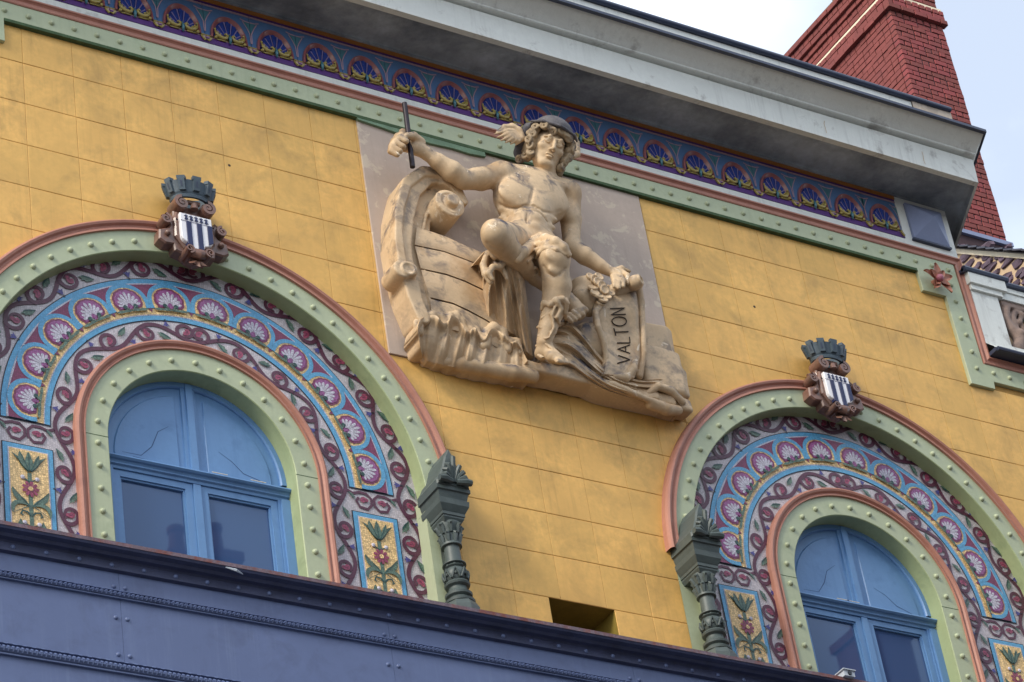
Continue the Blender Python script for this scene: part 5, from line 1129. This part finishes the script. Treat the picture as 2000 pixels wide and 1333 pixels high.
    pl = MB(); pl.lathe(x, y, [(.24, -4.0), (.24, -1.74), (.20, -1.63)], z0=z0, sq=8); pl.build('plinth', col, t)
colonnette(7.56, 'dark grey-green cast colonnette with acanthus capital at the right foot of the left arch')
colonnette(13.05, 'dark grey-green cast colonnette at the left foot of the right arch')

# ------------------------------------------------------------------ corner flower
fl = thing('flower_rosette', 'brown terracotta star flower with pink centre on the green frame corner', 'ornament', (21.45, -.09, .62))
for ring_, (n_, L_, tilt, rw) in enumerate(((5, .42, .34, .10), (4, .28, .55, .08))):
    for i in range(n_):
        a = 2*PI*i/n_+.35+ring_*.6; ux, uz = math.cos(a), math.sin(a); q = MB(); P_ = []
        for t_, w_ in ((.08, .03), (.35, rw), (.6, rw*.95), (.85, rw*.5), (1.0, .004)):
            out_ = .12+L_*tilt*t_*1.25-.10*t_*t_; P_.append([(21.45+ux*L_*t_-uz*w_*s_, -.09-out_+abs(s_)*-.02, .62+uz*L_*t_+ux*w_*s_) for s_ in (-1, 0, 1)])
        for k, (a_, b_) in enumerate(zip(P_[:-1], P_[1:])): q.strip([(x, y+(.035 if j == 1 else 0), z) for j, (x, y, z) in enumerate(a_)], [(x, y+(.035 if j == 1 else 0), z) for j, (x, y, z) in enumerate(b_)])
        q.build('petal', M['flower'], fl, smooth=True)
q = MB(); q.ball((21.45, -.30, .62), .085, n=12, m_=8); q.build('pink_boss', M['pink'], fl, smooth=True)
q = MB(); lathe_y(q, 21.45, -.085, .62, [(.08, 0), (.06, .10), (.05, .22)], 10); q.build('flower_stem', M['flower'], fl)

# ------------------------------------------------------------------ metal canopy beam in front of the wall's foot
cb = thing('metal_canopy', 'dark blue riveted steel canopy fascia crossing in front of the wall foot', 'canopy', (12, -.6, -40))
YF = -.80; X0, X1 = -4, 28
q = MB(); q.box(X0, X1, -1.14, -1.0, -11.06, -10.99, 0); q.box(X0, X1, -1.0, .0, -11.0, -10.985, 0); q.build('rusty_top_edge', M['rust'], cb)
q = MB(); rows = []
for y, z in ((-1.13, -11.06), (-1.11, -11.10), (-1.02, -11.12), (-.98, -11.16), (-.9, -11.17), (-.87, -11.19), (-.87, -11.34), (-.84, -11.35), (-.80, -11.36)): rows.append([(X0, y, z), (X1, y, z)])
for a, b in zip(rows[:-1], rows[1:]): q.strip(a, b)
q.build('angle_iron', M['steel_dark'], cb)
seams = [0.80-4.97, .80, 5.75, 10.7, 15.65, 20.6, 25.55]
for a, b in zip([X0]+seams[1:], seams[1:]+[X1]):
    q = MB(); q.box(a+.0025, b-.0025, YF, YF+.05, -11.72, -11.36); q.build('upper_plate', M['steel'], cb)
    q = MB(); q.box(a+.0025, b-.0025, YF, YF+.05, -13.02, -11.84); q.build('lower_plate', M['steel'], cb)
q = MB(); q.box(X0, X1, YF+.05, YF+.1, -16, -11.3); q.box(X0, X1, YF, YF+.05, -16, -13.22); q.build('web', M['steel'], cb)
def ornament_strip(z1, z0, name):
    q = MB(); rows = []; h = z1-z0
    for y, t_ in ((0, 0), (-.05, .02), (-.06, .12), (-.02, .16), (-.035, .30), (-.075, .45), (-.085, .6), (-.05, .76), (-.03, .80), (-.05, .86), (-.05, .97), (0, 1)): rows.append([(X0, YF+y, z1-h*t_), (X1, YF+y, z1-h*t_)])
    for a, b in zip(rows[:-1], rows[1:]): q.strip(a, b)
    so = q.build(name, M['steel'], cb)
    st = MB(); n_ = int((18-X0)/.078)
    for i in range(n_):
        x = X0+.078*i; st.tube([(x, YF-.045, z1-h*.30), (x+.012, YF-.088, z1-h*.48), (x+.004, YF-.06, z1-h*.74)], [.018, .026, .014], 4, cap=False)
        if i % 2 == 0: st.box(x, x+.085, YF-.068, YF-.05, z1-h*.13, z1-h*.05)
    o = st.build('leaf_beading', M['steel'], cb); o['kind'] = 'stuff'
ornament_strip(-11.71, -11.86, 'upper_moulding'); ornament_strip(-13.02, -13.24, 'lower_moulding')
q = MB(); lathe_y(q, 0, 0, 0, [(.042, -.01), (.04, .008), (.032, .02), (.018, .028), (.004, .03)], 9); sr_me = q.mesh('steel_rivet', M['steel'], True)
for i in range(44): link('steel_rivet', sr_me, cb, (-1.6+.565*i, -.87, -11.265))
for x in seams:
    for z in (-11.62, -12.20, -12.88):
        for s_ in (-1, 1): link('steel_rivet', sr_me, cb, (x+s_*.10, YF, z))
q = MB(); q.tube([(2.58, -1.12, -11.08), (2.75, -1.16, -11.13), (2.9, -1.1, -11.14)], [.01, .025, .008], 5); q.build('loose_flake', M['camwhite'], cb)

sc_ = thing('security_camera', 'small white camera on the canopy edge in front of the right window', 'camera', (15.3, -1.05, -10.98))
q = MB(); q.box(15.20, 15.44, -1.22, -1.0, -11.0, -10.88); q.build('housing', M['camwhite'], sc_); q = MB(); q.box(15.17, 15.46, -1.25, -.98, -10.883, -10.865); q.build('sun_hood', M['camwhite'], sc_); q = MB(); q.tube([(15.3, -1.08, -11.02), (15.3, -1.08, -10.99)], .04, 8); q.build('bracket', M['lead'], sc_)
q = MB(); lathe_y(q, 15.32, -1.22, -10.94, [(.045, 0), (.04, .02), (.01, .02)], 12); q.build('lens', M['darkglass'], sc_)

# ------------------------------------------------------------------ brick chimney behind the cornice
ch = thing('brick_chimney', 'tall red brick chimney with white band rising behind the cornice', 'chimney', (28.9, 7.5, 2))
CX0, CX1, CY0, CY1 = 28.0, 29.87, 5.0, 10.2; CB, CT = 7.9, 17.3; HZ = .176
q = MB(); q.box(CX0+.03, CX1-.03, CY0+.03, CY1-.03, 2, CT-.05); q.build('mortar_core', M['mortar'], ch)
bricks = []
def course(z, pr=0., band=False):
    k = int(round((z-CB)/HZ)); x0, x1, y0, y1 = CX0-pr, CX1+pr, CY0-pr, CY1+pr
    x = x0; first = .46 if k % 2 else .22
    edges = [x0]; x = x0+first
    while x < x1-.12: edges.append(x); x += (.46 if k % 3 else .235)
    edges.append(x1)
    for a, b in zip(edges[:-1], edges[1:]): bricks.append(('f', a, b, y0, y0+.2, z))
    edges = [y0+.2]; y = y0+(.22 if k % 2 else .46)
    if y > y0+.25: edges.append(y)
    while y < y1: edges.append(min(y+(.46 if k % 3 else .235), y1)); y = edges[-1]
    for a, b in zip(edges[:-1], edges[1:]):
        if b-a > .04: bricks.append(('s', x0, x0+.2, a, b, z))
z = CB
while z < CT-.1:
    pr = 0.
    if 15.30 < z < 15.95: pr = .12 if z < 15.5 else .09
    if 16.42 < z < 16.62: pr = .06
    if 16.62 < z < 16.98: pr = .14
    if z >= 16.98: pr = .22
    if not 15.95 <= z < 16.07: course(z, pr)
    z += HZ
q = MB(); q.box(CX0-.05, CX1+.05, CY0-.05, CY1+.05, 15.93, 16.09); q.build('white_band', M['cream'], ch)
q = MB(); q.box(CX0-.12, CX1+.12, CY0-.12, CY1+.12, CT-.02, CT+.05); q.box(CX0-.02, CX1+.02, CY0-.02, CY1+.02, CT+.05, CT+.16); q.build('cap_mortar', M['capmortar'], ch)
vis = [b for b in bricks if not (b[0] == 's' and b[5] < 11.2)]; far = [b for b in bricks if b[0] == 's' and b[5] < 11.2]
vis.sort(key=lambda b: (b[3]+b[4])/2); far += vis[298:]; vis = vis[:298]; cache = {}
def bmesh_for(kind, L_):
    key = (kind, round(L_, 2))
    if key not in cache:
        m_ = MB(); g_ = .016; a, b_ = (L_/2-g_, .1) if kind == 'f' else (.1, L_/2-g_); hz = HZ/2-.018; bv = .018
        for sx in (1,):
            vs = [(x, y, z) for z in (-hz, hz) for x, y in ((-a, -b_+bv), (-a+bv, -b_), (a-bv, -b_), (a, -b_+bv), (a, b_), (-a+bv*0, b_))]; n_ = 6
            m_.add(vs, [(i, (i+1) % n_, n_+(i+1) % n_, n_+i) for i in range(n_)]+[tuple(range(5, -1, -1)), tuple(range(6, 12))])
        cache[key] = m_.mesh('brick', M['brick'])
    return cache[key]
for kind, a, b, c_, d, z in vis:
    L_ = round((b-a) if kind == 'f' else (d-c_), 2)
    o = link('brick', bmesh_for(kind, L_), ch, ((a+b)/2+(rng.normal(0, .006) if kind == 's' else 0), (c_+d)/2+(rng.normal(0, .006) if kind == 'f' else 0), z+HZ/2), (0, rng.normal(0, .008), rng.normal(0, .006)))
q = MB()
for kind, a, b, c_, d, z in far: q.box(a+(.01 if kind == 'f' else rng.normal(0, .006)), b-.01, c_+.01, d-.01, z+.014, z+HZ-.014)
o = q.build('brick', M['brick'], ch); o['kind'] = 'stuff'
q = MB(); q.box(CX0-.1, CX1+.1, CY0-.06, CY1, CB-.13, CB-.0); q.build('lead_flashing', M['louvre'], ch)
q = MB(); q.lathe(28.9, 7.3, [(.35, 0), (.34, .9), (.4, .95), (.4, 1.1)], 16, z0=CT+.06); q.build('chimney_pot', M['pot'], ch, smooth='auto')

# ------------------------------------------------------------------ house with a rubble gable behind the parapet
nh = thing('rubble_gable_house', 'neighbouring house with purple rubble stone gable and cream verge board', 'house', (30, 4, -40))
GX = 26.0; zr = lambda y: 3.70+(y-1.15)*.82
q = MB(); q.add([(GX, .6, -40), (GX, .6, zr(.6)-.15), (GX, 12, zr(12)-.15), (GX, 12, -40)], [(0, 1, 2, 3)]); q.add([(GX, .6, -40), (45, .6, -40), (45, .6, zr(.6)), (GX, .6, zr(.6))], [(0, 1, 2, 3)]); q.build('pointed_wall', M['pointing'], nh)
q = MB(); q.add([(GX-.08, .2, zr(.2)-.25), (GX-.08, 12, zr(12)-.25), (GX-.08, 12, zr(12)-.10), (GX-.08, .2, zr(.2)-.10), (GX+.05, .2, zr(.2)-.25), (GX+.05, 12, zr(12)-.25), (GX+.05, 12, zr(12)-.10), (GX+.05, .2, zr(.2)-.10)], [(0, 1, 2, 3), (0, 1, 5, 4), (3, 2, 6, 7), (0, 3, 7, 4)]); q.build('verge_board', M['cream'], nh)
rs = MB(); rs.add([(GX-.2, .0, zr(0)-.09), (45, .0, zr(0)-.09), (45, 12, zr(12)-.09), (GX-.2, 12, zr(12)-.09)], [(0, 1, 2, 3)]); rs.build('roof', M['slate'], nh)
sl_ = MB(); sl_.box(-.19, .19, -.16, .16, -.02, .02); slate_me = sl_.mesh('slate', M['slate'])
for i in range(34):
    y = .1+.34*i*.77; o = link('slate', slate_me, nh, (GX-.08, y, zr(y)-.03+rng.normal(0, .01)), (math.atan(.82)-.1, 0, rng.normal(0, .03)))
r3 = np.random.default_rng(5); k = 0; z = 2.0
while z < 9.5:
    hh = r3.uniform(.16, .30); y = .65+r3.uniform(0, .3)
    while y < 6.5:
        L_ = r3.uniform(.35, .95)
        if z+hh < zr(y+L_)-.22 and z > zr(y)-3.0 and k < 290:
            m_ = MB(); n_ = 9; ring0 = []; ring1 = []
            for i in range(n_):
                a = 2*PI*i/n_; ry = (L_/2-.02)*(1+r3.uniform(-.12, .05)); rz = (hh/2-.012)*(1+r3.uniform(-.2, .1)); ex = .7
                cy_2, cz_2 = math.copysign(abs(math.cos(a))**ex, math.cos(a))*ry, math.copysign(abs(math.sin(a))**ex, math.sin(a))*rz
                ring0.append((.05, cy_2, cz_2+.25*cy_2*r3.uniform(-.1, .1))); ring1.append((-.05+r3.uniform(-.03, .03), cy_2*.85, cz_2*.75))
            m_.add(ring0+ring1, [(i, (i+1) % n_, n_+(i+1) % n_, n_+i) for i in range(n_)]+[tuple(range(n_, 2*n_))])
            link('rubble_stone', m_.mesh('rubble_stone', M['rubble']), nh, (GX, y+L_/2, z+hh/2+r3.normal(0, .03)), (r3.normal(0, .10), 0, 0)); k += 1
        y += L_*.90
    z += hh*.86

# ------------------------------------------------------------------ parapet with carved openwork, right of the facade
pp = thing('carved_parapet', 'white parapet pier with lead coping and carved openwork beside the yellow facade', 'parapet', (24, -.1, -1.4))
def pbox(name, mat, *b_):
    for b in b_: pass
    q = MB(); [q.box(*b) for b in b_]; return q.build(name, mat, pp)
pbox('pier', M['white'], (22.46, 23.22, -.138, .45, -.697, .67)); pbox('pier_cap', M['white'], (22.40, 23.46, -.26, .5, .80, 1.10), (22.44, 23.34, -.20, .48, .66, .80))
q = MB(); q.tube([(22.3, -.24, 1.15), (23.56, -.24, 1.15)], .08, 8); q.box(22.3, 23.56, -.24, .5, 1.10, 1.18); q.build('pier_coping', M['lead'], pp, smooth='auto')
pbox('top_rail', M['white'], (23.345, 26.5, -.145, .4, .655, 1.02), (23.46, 26.5, -.18, .4, .86, 1.03)); q = MB(); q.tube([(23.5, -.18, 1.06), (26.5, -.18, 1.06)], .08, 8); q.box(23.5, 26.5, -.18, .4, 1.0, 1.1); q.build('rail_coping', M['lead'], pp, smooth='auto')
q = MB(); rows = []
for y, z in ((-.14, -.70), (-.14, -.80), (-.34, -1.02), (-.36, -1.06)): rows.append([(22.45, y, z), (26.5, y, z)])
for a, b in zip(rows[:-1], rows[1:]): q.strip(a, b)
q.add([(22.45, -.14, -.70), (22.45, .5, -.70), (26.5, .5, -.70), (26.5, -.14, -.70)], [(0, 1, 2, 3)]); q.build('sloping_sill', M['white'], pp)
q = MB(); q.tube([(22.5, -.38, -1.10), (26.5, -.38, -1.10)], .055, 8); q.box(22.46, 26.5, -.37, .0, -1.15, -1.06); q.build('lead_drip', M['lead'], pp)
stn = material('carved_tan_stone', srgb(150, 128, 116), rough=.8, var=.15, vs=3, dirt=(srgb(60, 54, 60), .8, 2.4, .45, .65, False))
for cxx in (24.05, 25.2):
    cl = Clay((cxx-.75, -.3, -.85), (cxx+.75, .45, .75), .03)
    cl.ring((cxx, .0, .15), (0, 1, 0), .42, .085, .03); cl.ring((cxx, .03, .15), (0, 1, 0), .24, .06, .03); cl.ell((cxx, .08, .15), (.12, .14, .12), .03)
    for i in range(6): a = PI*i/3; cl.ell((cxx+.30*math.cos(a), .05, .15+.30*math.sin(a)), (.08, .08, .08), .03)
    for s_ in (-1, 1): cl.chain([(cxx+s_*.55, 0, .5), (cxx+s_*.62, 0, .2), (cxx+s_*.55, .02, -.1), (cxx+s_*.42, .04, -.35), (cxx+s_*.55, .02, -.6), (cxx+s_*.48, 0, -.78)], [.12, .09, .12, .13, .13, .12], .04); cl.ell((cxx+s_*.42, .08, -.22), (.13, .14, .13), .04)
    cl.box((cxx-.7, -.1, .52), (cxx+.7, .1, .7), .03, .04); link('carved_openwork', cl.mesh('carved_openwork', stn), pp)

# ------------------------------------------------------------------ the houses across the street (seen only in the panes)
def street_house(x0, x1, y, zt, label, stacks):
    t = thing('street_house', label, 'house', ((x0+x1)/2, y-5, -40), 'houses across the street')
    q = MB(); q.box(x0, x1, y-10, y, -40, zt); q.build('wall', M['render'], t)
    q = MB(); q.add([(x0-.5, y+.5, zt), (x1+.5, y+.5, zt), (x1+.5, y-5, zt+4), (x0-.5, y-5, zt+4), (x0-.5, y-10.5, zt), (x1+.5, y-10.5, zt)], [(0, 1, 2, 3), (3, 2, 5, 4), (0, 3, 4), (1, 2, 5)]); ro = q.build('roof', M['slate'], t)
    for zz in (-36, -30, -24, -18, -12):
        for k_ in range(int((x1-x0)/4)):
            xw = x0+2+4*k_
            if zz+3.4 < zt: w_ = MB(); w_.box(xw-.8, xw+.8, y, y+.06, zz, zz+3.2); wo_ = w_.build('window', M['cream'], t); w2_ = MB(); w2_.box(xw-.65, xw+.65, y+.06, y+.09, zz+.15, zz+3.05); w2_.build('pane', M['darkglass'], wo_)
    for sx, sy, wx, wy, zb, ztp, pots in stacks:
        q = MB(); q.box(sx-wx/2, sx+wx/2, sy-wy/2, sy+wy/2, zb, ztp); q.box(sx-wx/2-.12, sx+wx/2+.12, sy-wy/2-.12, sy+wy/2+.12, ztp-.3, ztp); q.build('chimney', M['brick'], ro)
        for p_ in range(pots):
            q = MB(); px_ = sx-wx/2+wx*(p_+.5)/pots; q.lathe(px_, sy, [(.26, 0), (.22, .6), (.20, .85), (.25, .9), (.25, 1.05)], 14, z0=ztp); q.build('chimney_pot', M['pot'], ro, smooth='auto')

def mirror_pt(px, py, yr):
    """where a thing seen in a pane at this pixel stands, on the plane y = yr across the street"""
    return at(px, py, -(1.15-yr))
q1 = mirror_pt(345, 1062, -24); q2 = mirror_pt(413, 1080, -24); q3 = mirror_pt(1725, 1240, -24)
street_house(9, 60, -22, -2, 'rendered house across the street with clay chimney pots', [(q1[0]+.1, -24.2, .8, .8, -2, q1[2]-.4, 1), (q2[0]+.25, -24.2, 1.0, .8, -2, q2[2], 1), (q3[0], -24.6, 1.9, 1.6, -2, q3[2]+.2, 2)])
# ------------------------------------------------------------------ to metres
for me in bpy.data.meshes: me.transform(Matrix.Scale(S, 4))
for o in scene.objects:
    if o.type in ('MESH', 'EMPTY'): o.location = o.location*S
